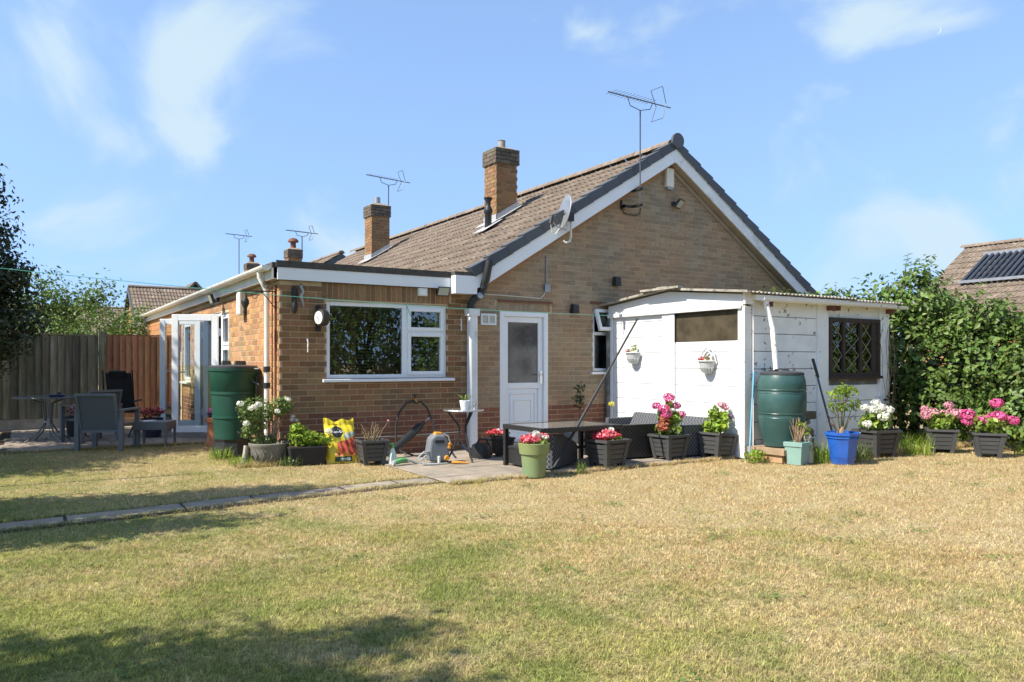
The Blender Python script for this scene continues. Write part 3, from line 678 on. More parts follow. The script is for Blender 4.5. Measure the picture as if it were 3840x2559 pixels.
# french doors standing open
m = MB(); pl = fr_map('l', 0); rect_frame(m, pl, 3.5, 5.12, .05, 2.09, .06, .02, .10); fd = m.build('door_frame', 'upvc', H)
def leaf(hinge, ang, sgn, lab):
    m = MB(); rect_frame(m, lambda m, a0, a1, z0, z1, e0, e1: m.box(a0, a1, e0, e1, z0, z1), 0, .75, .11, 2.05, .105, -.03, .03)
    d = m.build('door', 'upvc', H, bevel=.006); d.location = hinge; d.rotation_euler = (0, 0, ang)
    MB().box(.106, .644, -.005, .005, .216, 1.944).build('pane', 'door_glass', d)
    MB().box(.685, .715, -.045, -.031, .95, 1.17).tube([(.70, -.04, 1.1), (.70, -.075, 1.1), (.57, -.075, 1.1)], .011, 8).build('handle', 'upvc', d)
    MB().box(-.03, .03, -.045, -.031, .3, .42).box(-.03, .03, -.045, -.031, 1.7, 1.82).build('hinge', 'upvc', d)
leaf((-.02, 3.56, 0), math.atan2(.36, -.64), 1, 'near'); leaf((-.02, 5.08, 0), math.atan2(.42, -.62), -1, 'far')
# wall fittings that belong to the house
v = MB(); rect_frame(v, pf, 2.925, 3.185, 1.81, 1.975, .025, -.03, -.002); pf(v, 3.045, 3.065, 1.83, 1.95, -.03, -.002); vg = v.build('vent_grille', 'upvc', H)
for k in range(6):
    for a in (2.952, 3.067): MB().box(a, a + .09, -.022, -.006, 1.84 + k * .019, 1.84 + k * .019 + .012).build('louvre', 'cream', vg)
for x, z in ((5.45, 2.58), (4.6, 2.10)): MB().frustum((.06, .05), (.05, .04), z - .07, z + .07, x, -.052).build('flue_cowl', 'black_plastic', H)
MB().tube([(4.0, -.012, 2.36), (4.07, -.012, 2.36), (4.09, -.012, 2.42), (4.09, -.012, 2.9)], .012, 6).build('conduit', 'grey_metal', H)
MB().tube([(2.9, -.008, 2.265), (3.6, -.008, 2.25), (3.98, -.008, 2.24), (4.05, -.008, 2.3), (4.06, -.008, 2.37)], .007, 5).build('cable', 'cream', H)
MB().tube([(.75, -.008, .26), (1.7, -.01, .245), (2.6, -.008, .26)], .006, 5).build('cable', 'cream', H)
MB().box(4.04, 4.14, -.05, -.002, 2.34, 2.46).build('junction_box', 'grey_metal', H)

# ============================================================ wall-mounted things
def dish():
    t = thing('satellite_dish', 'grey satellite dish on a curved arm below the left roof verge', 'satellite dish', (4.2, -.21, 3.42))
    MB().tube([(.06, .0, -.30), (.1, -.02, -.33), (.17, -.03, -.30), (.19, -.03, -.22), (.19, -.03, .12)], .017, 8).build('arm', 'cream', t, True)
    m = MB(); n = 24; rings = [(0, 0), (.1, .006), (.2, .022), (.285, .045)]; v = [(0, 0, 0)]; f = []
    for r, d in rings[1:]:
        for j in range(n): a = 2 * math.pi * j / n; v.append((-d, r * .92 * math.cos(a), r * math.sin(a)))
    for j in range(n): f.append((0, 1 + j, 1 + (j + 1) % n))
    for k in range(2):
        for j in range(n): f.append((1 + k * n + j, 1 + k * n + (j + 1) % n, 1 + (k + 1) * n + (j + 1) % n, 1 + (k + 1) * n + j))
    m.add(v, f); m.tf(Matrix.Translation((.06, -.1, .1)) @ Matrix.Rotation(R(-14), 4, 'Z') @ Matrix.Rotation(R(12), 4, 'Y')); dd = m.build('reflector', 'grey_metal', t, True)
    so_ = dd.modifiers.new('s', 'SOLIDIFY'); so_.thickness = .008
    MB().box(.06, .2, -.1, -.02, .0, .12).build('bracket', 'black_plastic', t)
    MB().tube([(.05, -.1, -.15), (-.18, -.16, -.12), (-.28, -.19, -.06)], .010, 6).build('feed_arm', 'grey_metal', t)
    MB().tube([(-.30, -.19, -.10), (-.27, -.19, .02)], .028, 8).build('receiver', 'black_plastic', t)
    MB().tube([(-.3, -.19, -.08), (-.27, -.17, -.22), (-.18, -.14, -.24), (-.08, -.1, -.14)], .006, 5).build('cable', 'cream', t)
dish()
def aerial(label, loc, mast, boomlen, ang, n_el, pole_bracket=None, r=.010, reflector=True, tilt=.16, el=.13):
    t = thing('tv_aerial', label, 'aerial', loc)
    MB().tube([(0, 0, 0), (0, 0, mast)], r * 1.2, 7).build('mast', 'aerial', t)
    d = Vector((math.cos(ang), math.sin(ang), tilt)).normalized(); p = Vector((0, 0, mast + .17)); a = p - d * boomlen * .5; b = p + d * boomlen * .5
    MB().tube([a, b], r * .95, 6).build('boom', 'aerial', t)
    MB().tube([p - d * boomlen * .2, p - d * boomlen * .16 - Vector((0, 0, .13)), Vector((0, 0, mast)), p + d * boomlen * .16 - Vector((0, 0, .11)), p + d * boomlen * .2], r * .7, 6).build('cradle', 'aerial', t)
    s = d.cross(Vector((0, 0, 1))).normalized()
    for k in range(n_el):
        c = a + d * boomlen * (.06 + .66 * k / n_el) + Vector((0, 0, .012)); MB().tube([c - s * el, c + s * el], r * .35, 4).build('element', 'aerial', t)
    if reflector:
        q = a + d * boomlen * .84; u = s.cross(d)
        for sg in (1, -1):
            for w in (-1, 1):
                m = MB().tube([q + s * w * .11, q + s * w * .13 + (u * sg * .26) - d * .10], r * .6, 5); m.build('reflector', 'aerial', t)
            MB().tube([q + s * -.13 + u * sg * .26 - d * .1, q + s * .13 + u * sg * .26 - d * .1], r * .5, 5).build('reflector_bar', 'aerial', t)
    return t
ta = aerial('television aerial on a tall mast bracketed to the brick gable', (5.75, -.28, 3.80), 1.55, 1.42, R(4), 12, tilt=.01)
mb = MB(); mb.box(-.19, -.16, .255, .279, -.02, .30); mb.box(-.19, .03, .18, .21, .0, .035); mb.box(-.19, .03, .18, .21, .26, .295); mb.box(-.03, .03, -.03, .2, .0, .035); mb.box(-.03, .03, -.03, .2, .26, .295); mb.box(-.19, -.16, .18, .27, -.02, .035); mb.box(-.19, -.16, .18, .27, .26, .31); mb.build('bracket', 'iron', ta)
MB().tube([(-.17, .265, -.01), (-.12, .26, -.09), (.1, .255, -.11), (.22, .26, -.06), (.24, .265, .03)], .008, 5).build('cable', 'iron', ta)
t = thing('alarm_box', 'white rectangular alarm box high on the brick gable', 'alarm box', (6.61, 0, 4.40)); MB().box(-.085, .085, -.075, -.002, -.15, .17).build('cover', 'cream', t, bevel=.012); MB().box(-.06, .06, -.07, -.004, -.19, -.152).build('base', 'grey_metal', t)
def flood(label, loc, rz=0, s=1.0, tiltx=30):
    t = thing('security_light', label, 'floodlight', loc, rz)
    MB().box(-.05 * s, .05 * s, -.05, -.002, -.04 * s, .04 * s).build('mount', 'black_plastic', t)
    m = MB().frustum((.10 * s, .075 * s), (.13 * s, .095 * s), 0, .05 * s); m.tf(Matrix.Translation((.02, -.10, .02)) @ Matrix.Rotation(R(90 + tiltx), 4, 'X')).build('housing', 'lid', t)
    m = MB().box(-.105 * s, .105 * s, -.072 * s, .072 * s, .051 * s, .054 * s); m.tf(Matrix.Translation((.02, -.10, .02)) @ Matrix.Rotation(R(90 + tiltx), 4, 'X')).build('lamp_glass', 'lamp_glass', t)
    return t
flood('square floodlight under the white fascia beside the kitchen window', (2.24, 0, 2.25), 0, .75, 25)
flood('black floodlight mounted near the top of the brick gable', (6.72, 0, 3.98), .45, .9, 40)
flood('black floodlight under the gutter above the open glass doors', (-.06, 3.3, 2.27), -math.pi / 2, .9, 20)
t = thing('sensor_box', 'small white sensor box beside the floodlight under the fascia', 'sensor', (1.98, 0, 2.24)); MB().box(-.07, .07, -.055, -.002, -.055, .055).build('cover', 'cream', t, bevel=.008); MB().box(-.045, .045, -.062, -.056, -.04, .03).build('lens', 'white_print', t)
# double-sided clock
t = thing('wall_clock', 'round double sided clock on a bracket at the window corner', 'clock', (.50, -.0, 1.83))
MB().box(-.03, .03, -.03, -.002, -.17, .17).build('wall_plate', 'iron', t); MB().tube([(0, -.02, .1), (0, -.17, .15), (0, -.17, .11)], .008, 6).build('bracket', 'iron', t)
rm_ = Matrix.Translation((0, -.17, 0)) @ Matrix.Rotation(R(18), 4, 'Z') @ Matrix.Rotation(R(90), 4, 'Y')
MB().lathe([(.085, -.055), (.105, -.045), (.112, 0), (.105, .045), (.085, .055)], 24).tf(rm_).build('case', 'clock_case', t, True)
MB().lathe([(.082, -.0575), (.082, -.0555)], 24).tf(rm_).build('face', 'clock_face', t); MB().lathe([(.082, .0555), (.082, .0575)], 24).tf(rm_).build('face', 'clock_face', t)
MB().box(.0, .055, -.004, .004, -.0605, -.058).box(-.004, .004, 0, .04, -.0605, -.058).tf(rm_).build('hands', 'iron', t)
# ornament by the corner, scroll bracket with lantern, cleats
t = thing('wall_ornament', 'dark cast iron wall ornament near the extension corner', 'ornament', (.26, 0, 2.06)); MB().lathe([(.015, -.18), (.035, -.13), (.04, -.06), (.026, -.02), (.026, .03), (.04, .07), (.036, .13), (.012, .17)], 12, (-.07, -.02, 0)).build('plate', 'iron', t, True)
MB().tube([(.02, -.01, .2), (.0, -.05, .17), (.03, -.06, .1), (.0, -.05, .05), (.02, -.05, -.02), (.04, -.05, -.1)], [.012, .022, .018, .022, .018, .008], 7).build('figure', 'grey_metal', t, True)
t = thing('scroll_bracket', 'black wrought iron scroll bracket holding a lantern on the side wall', 'bracket', (0, .12, 2.08))
MB().box(-.012, -.002, -.012, .012, -.17, .14).build('wall_plate', 'iron', t)
MB().tube([(-.006, 0, .08), (-.4, 0, .08)], .008, 6).tube([(-.01, 0, -.14), (-.12, 0, .0), (-.2, 0, .08)], .006, 6).tube([(-.13 + (.055 - .006 * k / 3) * math.cos(k * .6), 0, .16 + (.055 - .006 * k / 3) * math.sin(k * .6)) for k in range(18)], .005, 5).tube([(-.27 + (.05 - .002 * k) * math.cos(k * .6), 0, .02 + (.05 - .002 * k) * math.sin(k * .6)) for k in range(16)], .005, 5).build('scroll', 'iron', t)
MB().lathe([(.005, 0), (.01, -.06), (.045, -.12), (.05, -.16), (.02, -.23), (.025, -.28), (.005, -.33)], 10, (-.39, 0, .08)).build('lantern', 'iron', t, True)
t = thing('meter_box', 'tall white box fixed to the sunlit side wall', 'meter box', (0, 1.80, 1.95)); MB().box(-.10, -.002, -.1, .1, 0, .33).build('case', 'cream', t, bevel=.008); MB().box(-.106, -.101, -.085, .085, .02, .31).build('door', 'upvc', t)
for x, z, l in ((.362, 1.475, 'white line cleat on the brick wall left of the kitchen window'), (2.60, 1.80, 'small white cleat on the bricks beside the white downpipe')):
    t = thing('line_cleat', l, 'cleat', (x, 0, z)); MB().tube([(0, -.02, -.085), (-.004, -.028, -.02), (0, -.028, .03), (-.006, -.02, .085)], [.009, .006, .006, .010], 6).build('horns', 'upvc', t); MB().box(-.006, .006, -.022, -.002, -.02, .02).build('base', 'upvc', t)

# ============================================================ concrete shed
SH = thing('concrete_shed', 'white painted concrete panel shed with corrugated roof beside the bungalow', 'shed')
SX, SY, SE, SB = 5.25, -2.9, 8.40, -.10
zs = [0.0, .23, .465, .70, .935, 1.17, 1.405, 1.64, 1.875]
for k in range(len(zs) - 1):
    a, b = zs[k] + .005, zs[k + 1] - .005
    MB().box(SX + .02, SX + .07, -1.34, -.19, a, b).build('panel', 'shed_white', SH, bevel=.004)
    if b < 1.60: MB().box(SX + .02, SX + .07, -2.78, -1.60, a, min(b, 1.545)).build('panel', 'shed_white', SH, bevel=.004)
    MB().box(5.40, 6.72, SY + .02, SY + .07, a, b).build('panel', 'shed_flaky', SH, bevel=.004)
    if b < 1.1: MB().box(6.96, 8.16, SY + .02, SY + .07, a, min(b, 1.045)).build('panel', 'shed_flaky', SH, bevel=.004)
MB().box(SX + .02, SX + .07, -1.34, -.19, 1.884, 1.968).build('panel', 'shed_white', SH); MB().box(SX + .02, SX + .07, -2.78, -1.6, 1.414, 1.548).build('panel', 'shed_white', SH)
MB().box(5.4, 6.72, SY + .02, SY + .07, 1.88, 2.1).build('panel', 'shed_flaky', SH); MB().box(6.96, 8.16, SY + .02, SY + .07, 1.905, 2.1).build('panel', 'shed_flaky', SH)
MB().box(SX + .032, SX + .066, -1.34, -.19, .01, 1.95).box(SX + .032, SX + .066, -2.78, -1.6, .01, 1.53).build('inner_lining', 'shed_white', SH); MB().box(5.42, 6.72, SY + .032, SY + .066, .01, 2.05).box(6.96, 8.16, SY + .032, SY + .066, .01, 1.03).build('inner_lining', 'old_post', SH)
MB().box(SE - .05, SE, SY + .1, SB, 0, 2.1).box(5.33, SE, SB - .06, SB, 0, 2.1).box(5.35, 8.35, -2.8, -.2, -.02, .01).build('back_wall', 'shed_flaky', SH)
for b, mat in (((SX - .012, SX + .09, -1.60, -1.34, 0, 1.98), 'shed_white'), ((SX - .005, SX + .14, -2.895, -2.78, 0, 2.0), 'shed_post'), ((SX - .004, SX + .09, -.185, -.12, 0, 1.98), 'shed_white'), ((SX - .02, SX + .08, -.115, -.045, 0, 2.05), 'old_post'),
               ((6.72, 6.96, SY - .015, SY + .09, 0, 2.1), 'shed_flaky'), ((8.16, 8.40, SY - .015, SY + .09, 0, 2.1), 'shed_flaky'), ((SX + .16, 5.40, SY - .01, SY + .09, 0, 2.0), 'shed_post')):
    MB().box(*b).build('post', mat, SH, bevel=.012)
gz = lambda y: 2.315 - abs(y + 1.49) * .098
MB().prism([(-2.88, 1.99), (-.10, 1.985), (-.10, gz(-.1) - .025), (-1.49, gz(-1.49) - .025), (-2.88, gz(-2.88) - .025)], SX - .015, SX + .03, 'x').build('gable_board', 'shed_white', SH)
MB().box(SX - .04, SX - .017, -2.86, -.10, 1.965, 2.03).build('beam', 'shed_white', SH, bevel=.01)
MB().prism([(SX - .03, 2.02), (SX + .13, 2.02), (SX + .17, 2.19), (SX - .04, 2.19)], -2.935, -2.90).build('corner_bracket', 'shed_post', SH)
# left dirty window, right leaded window
MB().box(SX + .03, SX + .037, -2.78, -1.6, 1.55, 1.975).build('window_pane', 'dirty_glass', SH); MB().box(SX - .002, SX + .05, -1.603, -1.585, 1.55, 1.975).box(SX + .02, SX + .05, -2.78, -1.6, 1.55, 1.56).build('window_bead', 'dark_wood', SH)
m = MB(); ps = lambda m, a0, a1, z0, z1, e0, e1: m.box(a0, a1, SY + e0, SY + e1, z0, z1)
rect_frame(m, ps, 6.965, 8.155, 1.05, 1.90, .06, -.03, .06); ps(m, 7.275, 7.33, 1.11, 1.84, -.02, .05); ps(m, 7.67, 7.72, 1.11, 1.84, -.02, .05); ps(m, 7.97, 8.095, 1.11, 1.84, -.01, .05); m.box(6.95, 8.17, SY - .06, SY - .0305, 1.02, 1.06)
lw = m.build('window', 'dark_wood', SH)
for a0, a1 in ((7.025, 7.275), (7.33, 7.67), (7.72, 7.97)):
    MB().box(a0, a1, SY + .012, SY + .016, 1.11, 1.84).build('pane', 'glass', lw)
    w = a1 - a0; hgt = w / 2 * 1.28 * 1.0; zc_ = 1.11
    st = .25
    k = -4
    while zc_ + k * st * 1.0 < 1.84:                          # diagonal lead lattice
        for sgn in (1, -1):
            p = (a0, 1.11 + k * st) if sgn > 0 else (a1, 1.11 + k * st); slope = .25 / w
            # clip line z = p.z + slope*(|x-p.x|)
            za, zb = p[1], p[1] + slope * w; x_a, x_b = (a0, a1) if sgn > 0 else (a1, a0)
            def xa_at(z): return x_a + (x_b - x_a) * (z - za) / (zb - za)
            A = (x_a, za) if za >= 1.11 else (xa_at(1.11), 1.11); B = (x_b, zb) if zb <= 1.84 else (xa_at(1.84), 1.84)
            if A[1] < B[1] - .01: MB().beam((A[0], SY + .004, A[1]), (B[0], SY + .004, B[1]), .006, .006, (0, 1, 0)).build('lead_bar', 'leadbar', lw)
        k += 1
# corrugated roof sheets
def corr(x0, x1, y0, y1, z0, z1, lam=.076, amp=.011):
    n = int((x1 - x0) / lam * 6); m = MB(); v = []
    for y, z in ((y0, z0), (y1, z1)):
        for i in range(n + 1): x = x0 + (x1 - x0) * i / n; v.append((x, y, z + amp * math.sin(2 * math.pi * x / lam)))
    for y, z in ((y0, z0), (y1, z1)):
        for i in range(n + 1): x = x0 + (x1 - x0) * i / n; v.append((x, y, z + amp * math.sin(2 * math.pi * x / lam) - .008))
    k = n + 1; f = []
    for i in range(n): f += [(i, i + 1, k + i + 1, k + i), (2 * k + i + 1, 2 * k + i, 3 * k + i, 3 * k + i + 1), (2 * k + i, 2 * k + i + 1, i + 1, i)]
    f += [(0, k, 3 * k, 2 * k)]
    return m.add(v, f)
ez = .018
for i, (x0, x1) in enumerate(((5.13, 6.3), (6.22, 7.38), (7.3, 8.52))):
    dz = .012 * (i % 2) - .010 * i
    for (y0, y1) in ((-3.06, -1.47), (.0, -1.51)): corr(x0, x1, y0, y1, gz(y0) + ez + dz - (.01 if y0 < -3 else 0), gz(y1) + ez + dz).build('roof_sheet', 'asbestos', SH)
m = MB()
for (ya, yb) in ((-3.05, -1.5), (.02, -1.5)): m.beam((SX - .10, ya, gz(ya) + .012), (SX - .10, yb, gz(yb) + .012), .05, .03)
m.build('verge_board', 'asbestos', SH)
MB().beam((SX - .13, -1.85, gz(-1.85) + .048), (SX - .13, -1.05, gz(-1.05) + .05), .10, .03).build('ridge_flap', 'asbestos', SH); MB().beam((5.1, -1.49, 2.345), (8.5, -1.49, 2.325), .22, .02).build('ridge_cap', 'asbestos', SH)
MB().box(5.35, 8.45, -3.0, -2.92, 2.075, 2.145).build('fascia', 'shed_post', SH)
g = MB(); n = 8; g.prism([(-3.035 + .05 * math.cos(t), 2.105 + .05 * math.sin(t)) for t in [math.pi * (1 + i / n) for i in range(n + 1)]] + [(-3.035 + .043 * math.cos(t), 2.105 + .043 * math.sin(t)) for t in [math.pi * (2 - i / n) for i in range(n + 1)]], 5.42, 8.62, 'x'); g.build('gutter', 'shed_post', SH)
dpp = MB().tube([(5.5, -3.035, 2.06), (5.505, -3.04, 2.0), (5.56, -3.09, 1.7), (5.60, -3.12, 1.12)], .036, 10).build('downpipe', 'shed_post', SH, True)
MB().tube([(5.567, -3.105, 1.62), (5.53, -3.14, 1.58), (5.52, -3.15, 1.45), (5.55, -3.15, 1.36)], .005, 5).build('wire', 'cream', dpp)
for x in (5.6, 6.9, 7.02, 8.3): MB().box(x, x + .02, -3.05, -2.92, 1.99, 2.06).build('gutter_bracket', 'rust', SH)
# half-round wall baskets
def basket(label, y, z, w, back, seed, pink):
    t = thing('wall_basket', label, 'wall planter', (SX - .0, y, z), 0, None); m = MB(); n = 10; prof = [(.03, -.175), (.088, -.155), (.13, -.085), (.147, 0)]; v = []
    mk = lambda r, zz: [(-r * math.sin(math.pi * i / n) * .95 - .013, w / .29 * r * math.cos(math.pi * i / n), zz) for i in range(n + 1)]
    for r, zz in prof: v += mk(r, zz)
    k = n + 1; f = [(a * k + i, a * k + i + 1, (a + 1) * k + i + 1, (a + 1) * k + i) for a in range(3) for i in range(n)] + [tuple(range(k))] + [(a * k, (a + 1) * k, (a + 1) * k + n, a * k + n) for a in range(3)]
    m.add(v, f); b = m.build('bowl', 'basket', t, True)
    for i in range(1, n):
        a = math.pi * i / n; MB().tube([(-(r + .004) * math.sin(a) * .95 - .013, w / .29 * (r + .004) * math.cos(a), zz) for r, zz in prof[1:3]], .008, 5).build('rib', 'basket', b)
    MB().tube([(-.152 * math.sin(math.pi * i / n) * .95 - .013, w / .29 * .152 * math.cos(math.pi * i / n), 0) for i in range(n + 1)], .011, 6).build('rim', 'basket', b)
    if back:
        for r0 in (0.0, .05): MB().tube([(-.02, .14 - r0, 0), (-.02, .11 - r0 * .8, .11 - r0 * .6), (-.02, .05 - r0 * .5, .17 - r0 * .8), (-.02, 0, .19 - r0), (-.02, -.05 + r0 * .5, .17 - r0 * .8), (-.02, -.11 + r0 * .8, .11 - r0 * .6), (-.02, -.14 + r0, 0)], .011, 6).build('back_plate', 'basket', b)
    P, N_ = blobpts([(-.075, 0, .02, .06, .12, .06)] + ([(-.06, -.05, .08, .04, .05, .06)] if not back else []), 120, seed); leaves(P, N_, .035, 'leaf_hyd' if not back else 'leaf_dry', 'foliage', t, seed=seed)
    P, N_ = blobpts([(-.10, pink, .035, .04, .05, .03)], 60, seed + 1); leaves(P, N_, .028, 'fl_coral' if back else 'fl_palepink', 'flowers', t, asp=.9, seed=seed)
basket('white half round wall basket with leafy plants nearer the bungalow', -.74, 1.405, .25, False, 21, .06)
basket('white half round wall basket with openwork back below dirty window', -2.27, 1.275, .235, True, 22, .05)

# ============================================================ water butts
WB = thing('water_butt', 'green three tier water butt on black stand by the extension corner', 'water butt', (-.345, 1.0, 0))
MB().lathe([(.27, 0), (.255, .2), (.27, .235)], 10, rot=.3).build('stand', 'black_plastic', WB)
for k, (z0, z1, r0, r1) in enumerate(((.237, .55, .238, .258), (.55, .87, .26, .282), (.87, 1.18, .284, .308))):
    MB().lathe([(r0 - .02, z0 - .02), (r0, z0), (r1, z1 - .045), (r1 + .012, z1 - .035), (r1 + .012, z1), (r1 - .03, z1)], 32).build('tier', 'butt_green', WB, True)
MB().tube([(0, -.27, .34), (0, -.33, .34), (0, -.34, .31)], .012, 7).build('tap', 'black_plastic', WB)
lidm = MB().lathe([(.318, 1.18), (.318, 1.205), (.30, 1.215), (.05, 1.23)], 32).build('lid', 'lid', WB, True)
for x, y, s in ((-.08, .05, .06), (.06, -.03, .05), (.14, .08, .045)): MB().frustum((s, s * .8), (s * .8, s * .7), 1.225, 1.27 + s * .2, x, y).build('brick_weight', 'felt', lidm)
MB().tube([(.27, -.3, 1.17), (.2, -.22, 1.17)], .014, 6).tube([(.26, -.33, .96), (.2, -.28, 1.0), (.17, -.24, 1.05)], .012, 6).build('link_hose', 'lid', WB)
WC = thing('water_butt', 'teal barrel shaped water butt against the shed wall', 'water butt', (5.56, -3.235, 0))
MB().box(-.33, .34, -.30, .28, .10, .17).build('stand_top', 'wood', WC); [MB().box(q, q + .1, -.25, .25, 0, .099).build('stand_brick', 'brick', WC) for q in (-.3, .2)]
MB().lathe([(.20, .172), (.225, .19), (.262, .34), (.288, .50), (.298, .545), (.294, .56), (.294, .60), (.300, .615), (.304, .75), (.303, .86), (.296, .872), (.296, .90), (.302, .915), (.292, 1.02), (.268, 1.10), (.26, 1.115)], 36).build('barrel', 'butt_teal', WC, True)
[MB().tube([(q_ * math.cos(k * .1745), q_ * math.sin(k * .1745), z_) for k in range(37)], .0075, 6).build('rib', 'butt_teal', WC, True) for q_, z_ in ((.294, .552), (.297, .606), (.299, .868), (.299, .908))]
MB().lathe([(.275, 1.10), (.275, 1.125), (.24, 1.14), (.1, 1.15), (.09, 1.165), (.02, 1.165)], 28).build('lid', 'lid', WC, True); MB().box(-.1, .1, -.025, .025, 1.15, 1.175).box(-.2, -.12, -.05, .05, 1.135, 1.16).build('lid_handle', 'lid', WC)

# ============================================================ pots and plants
HEADS = {}
def head_mesh(mat, r=.06, n=110):
    if (mat, r) not in HEADS:
        P, N_ = blobpts([(0, 0, 0, r, r, r * .75)], n, 5, .85, 0); o = leaves(P, N_, r * .42, mat, 'flower_head', None, asp=.95, jit=.25, seed=8); HEADS[(mat, r)] = o.data; bpy.data.objects.remove(o)
    return HEADS[(mat, r)]
def heads(t, lst, mat, r=.06):
    for x, y, z in lst:
        link('flower_head', head_mesh(mat, r), t, (x, y, z), (rs.uniform(-.3, .3), rs.uniform(-.3, .3), rs.uniform(0, 6)), [rs.uniform(.85, 1.15)] * 3)
def stems(t, base, tips, r=.006, mat='stem', name='stem'):
    for e in tips:
        b = (base[0] + e[0] * .25, base[1] + e[1] * .25, base[2]); m = ((b[0] + e[0]) / 2 + rs.uniform(-.02, .02), (b[1] + e[1]) / 2 + rs.uniform(-.02, .02), (b[2] + e[2]) / 2 + .03)
        MB().tube([b, m, e], [r, r * .8, r * .5], 5).build(name, mat, t)
def planter(name, label, loc, rz, k=1.0, group=None, mat='planter'):
    t = thing(name, label, 'planter', loc, rz, group); hb, ht, h = .14 * k, .185 * k, .315 * k
    MB().frustum((hb - .012, hb - .012), (ht - .012, ht - .012), .045 * k, h - .01).build('body', 'planter_d', t)
    for sx in (-1, 1):
        for sy in (-1, 1):
            m = MB(); w = .055 * k; v = []
            for (hh, z) in ((hb, 0), (ht, h - .02)):
                v += [(sx * hh, sy * hh, z), (sx * (hh - w), sy * hh, z), (sx * (hh - w), sy * (hh - w), z), (sx * hh, sy * (hh - w), z)]
            m.add(v, [(0, 1, 2, 3), (4, 5, 6, 7), (0, 1, 5, 4), (1, 2, 6, 5), (2, 3, 7, 6), (3, 0, 4, 7)]).build('leg', mat, t)
    n = 4
    for face in range(4):
        for s in range(n):
            z0 = .05 * k + (h - .09 * k) * s / n; z1 = z0 + (h - .09 * k) / n - .008 * k; hh = lambda z: hb + (ht - hb) * z / h - .005
            a0, a1 = hh(z0), hh(z1); b0, b1 = a0 - .05 * k, a1 - .05 * k
            v = [(-b0, -a0, z0), (b0, -a0, z0), (b1, -a1, z1), (-b1, -a1, z1), (-b0, -a0 + .02, z0), (b0, -a0 + .02, z0), (b1, -a1 + .02, z1), (-b1, -a1 + .02, z1)]
            MB().add(v, [(0, 1, 2, 3), (3, 2, 6, 7), (0, 4, 5, 1), (0, 3, 7, 4), (1, 5, 6, 2)]).tf(Matrix.Rotation(face * math.pi / 2, 4, 'Z')).build('slat', mat, t)
    m = MB(); e = ht + .012 * k
    for a, b, c, d in ((-e, e, -e, -e + .03 * k), (-e, e, e - .03 * k, e), (-e, -e + .03 * k, -e + .03 * k, e - .03 * k), (e - .03 * k, e, -e + .03 * k, e - .03 * k)): m.box(a, b, c, d, h - .022 * k, h + .008)
    m.build('rim', mat, t); MB().frustum((ht - .02, ht - .02), (ht - .02, ht - .02), h - .05, h - .03).build('soil', 'soil', t)
    return t
def rpot(name, label, loc, prof, mat, n=28, soil=None, smooth=True, rot=0, cat='plant pot'):
    t = thing(name, label, cat, loc); MB().lathe(prof, n, rot=rot, cap=False).lathe([(.001, prof[0][1] + .004), (prof[0][0], prof[0][1])], n, rot=rot, cap=False).build('pot', mat, t, smooth)
    if soil: MB().lathe([(.001, soil[1] + .01), (soil[0], soil[1])], n, cap=False).build('soil', 'soil', t)
    return t
def mound(t, blobs, n, size, mat, name='foliage', seed=0, asp=.6, shell=.5, jit=.6):
    P, N_ = blobpts(blobs, n, seed, shell); return leaves(P, N_, size, mat, name, t, asp=asp, seed=seed, jit=jit)
def grassy(t, n, rad, h, mat, base=(0, 0, 0), name='grass_tuft', seed=0, w=.006):
    r = np.random.default_rng(seed); a = r.uniform(0, 6.28, n); q = np.sqrt(r.uniform(0, 1, n)) * rad; b = np.stack([base[0] + q * np.cos(a), base[1] + q * np.sin(a), np.full(n, base[2])], 1)
    a2 = r.uniform(0, 6.28, n); hh = h * r.uniform(.5, 1.2, n); d = np.stack([np.cos(a2), np.sin(a2), np.zeros(n)], 1); s = np.stack([-np.sin(a2), np.cos(a2), np.zeros(n)], 1)
    up = np.array([0, 0, 1.]); m = b + up * hh[:, None] * .6 + d * hh[:, None] * .15; e = b + up * hh[:, None] * .9 + d * hh[:, None] * .5
    V = np.stack([b - s * w / 2, b + s * w / 2, m + s * w * .4, m - s * w * .4, e], 1).reshape(-1, 3); i = np.arange(n)[:, None] * 5
    F = np.concatenate([i + [[0, 1, 2]], i + [[0, 2, 3]], i + [[3, 2, 4]]]); o = bpy.data.objects.new(name, npmesh(name, V, F, mat, 3)); COL.objects.link(o); o.parent = t; o['kind'] = 'stuff'; return o
# begonias on the patio edge
t = rpot('flower_pot', 'tall olive green pot of pink and white begonias beside low table', (2.03, -2.78, .004), [(.125, 0), (.142, .22), (.145, .245), (.162, .25), (.178, .365), (.168, .37), (.16, .34)], 'pot_green', 32, (.16, .335))
mound(t, [(0, 0, .38, .15, .15, .06)], 260, .05, 'leaf_hyd', seed=1); mound(t, [(-.05, -.02, .41, .12, .12, .055), (.09, 0, .42, .08, .08, .05)], 420, .042, 'fl_coral', 'pink_flowers', 2, .9); mound(t, [(-.0, -.06, .44, .05, .05, .05), (.02, .0, .47, .04, .04, .03), (.09, -.09, .42, .03, .03, .03)], 110, .042, 'fl_white', 'white_flowers', 3, .9)
t = planter('planter', 'dark slatted square planter of coral pink begonias beside the prop pole', (3.20, -2.60, .004), .10, 1.04)
mound(t, [(0, 0, .33, .16, .16, .06)], 260, .05, 'leaf_hyd', seed=4); mound(t, [(-.03, -.02, .38, .13, .13, .07)], 420, .045, 'fl_coral', 'pink_flowers', 5, .9); mound(t, [(-.12, .03, .37, .07, .09, .05), (.15, 0, .37, .05, .07, .05)], 240, .042, 'fl_red', 'red_flowers', 6, .9); mound(t, [(.03, -.02, .45, .04, .04, .025)], 50, .04, 'fl_white', 'white_flowers', 7, .9)
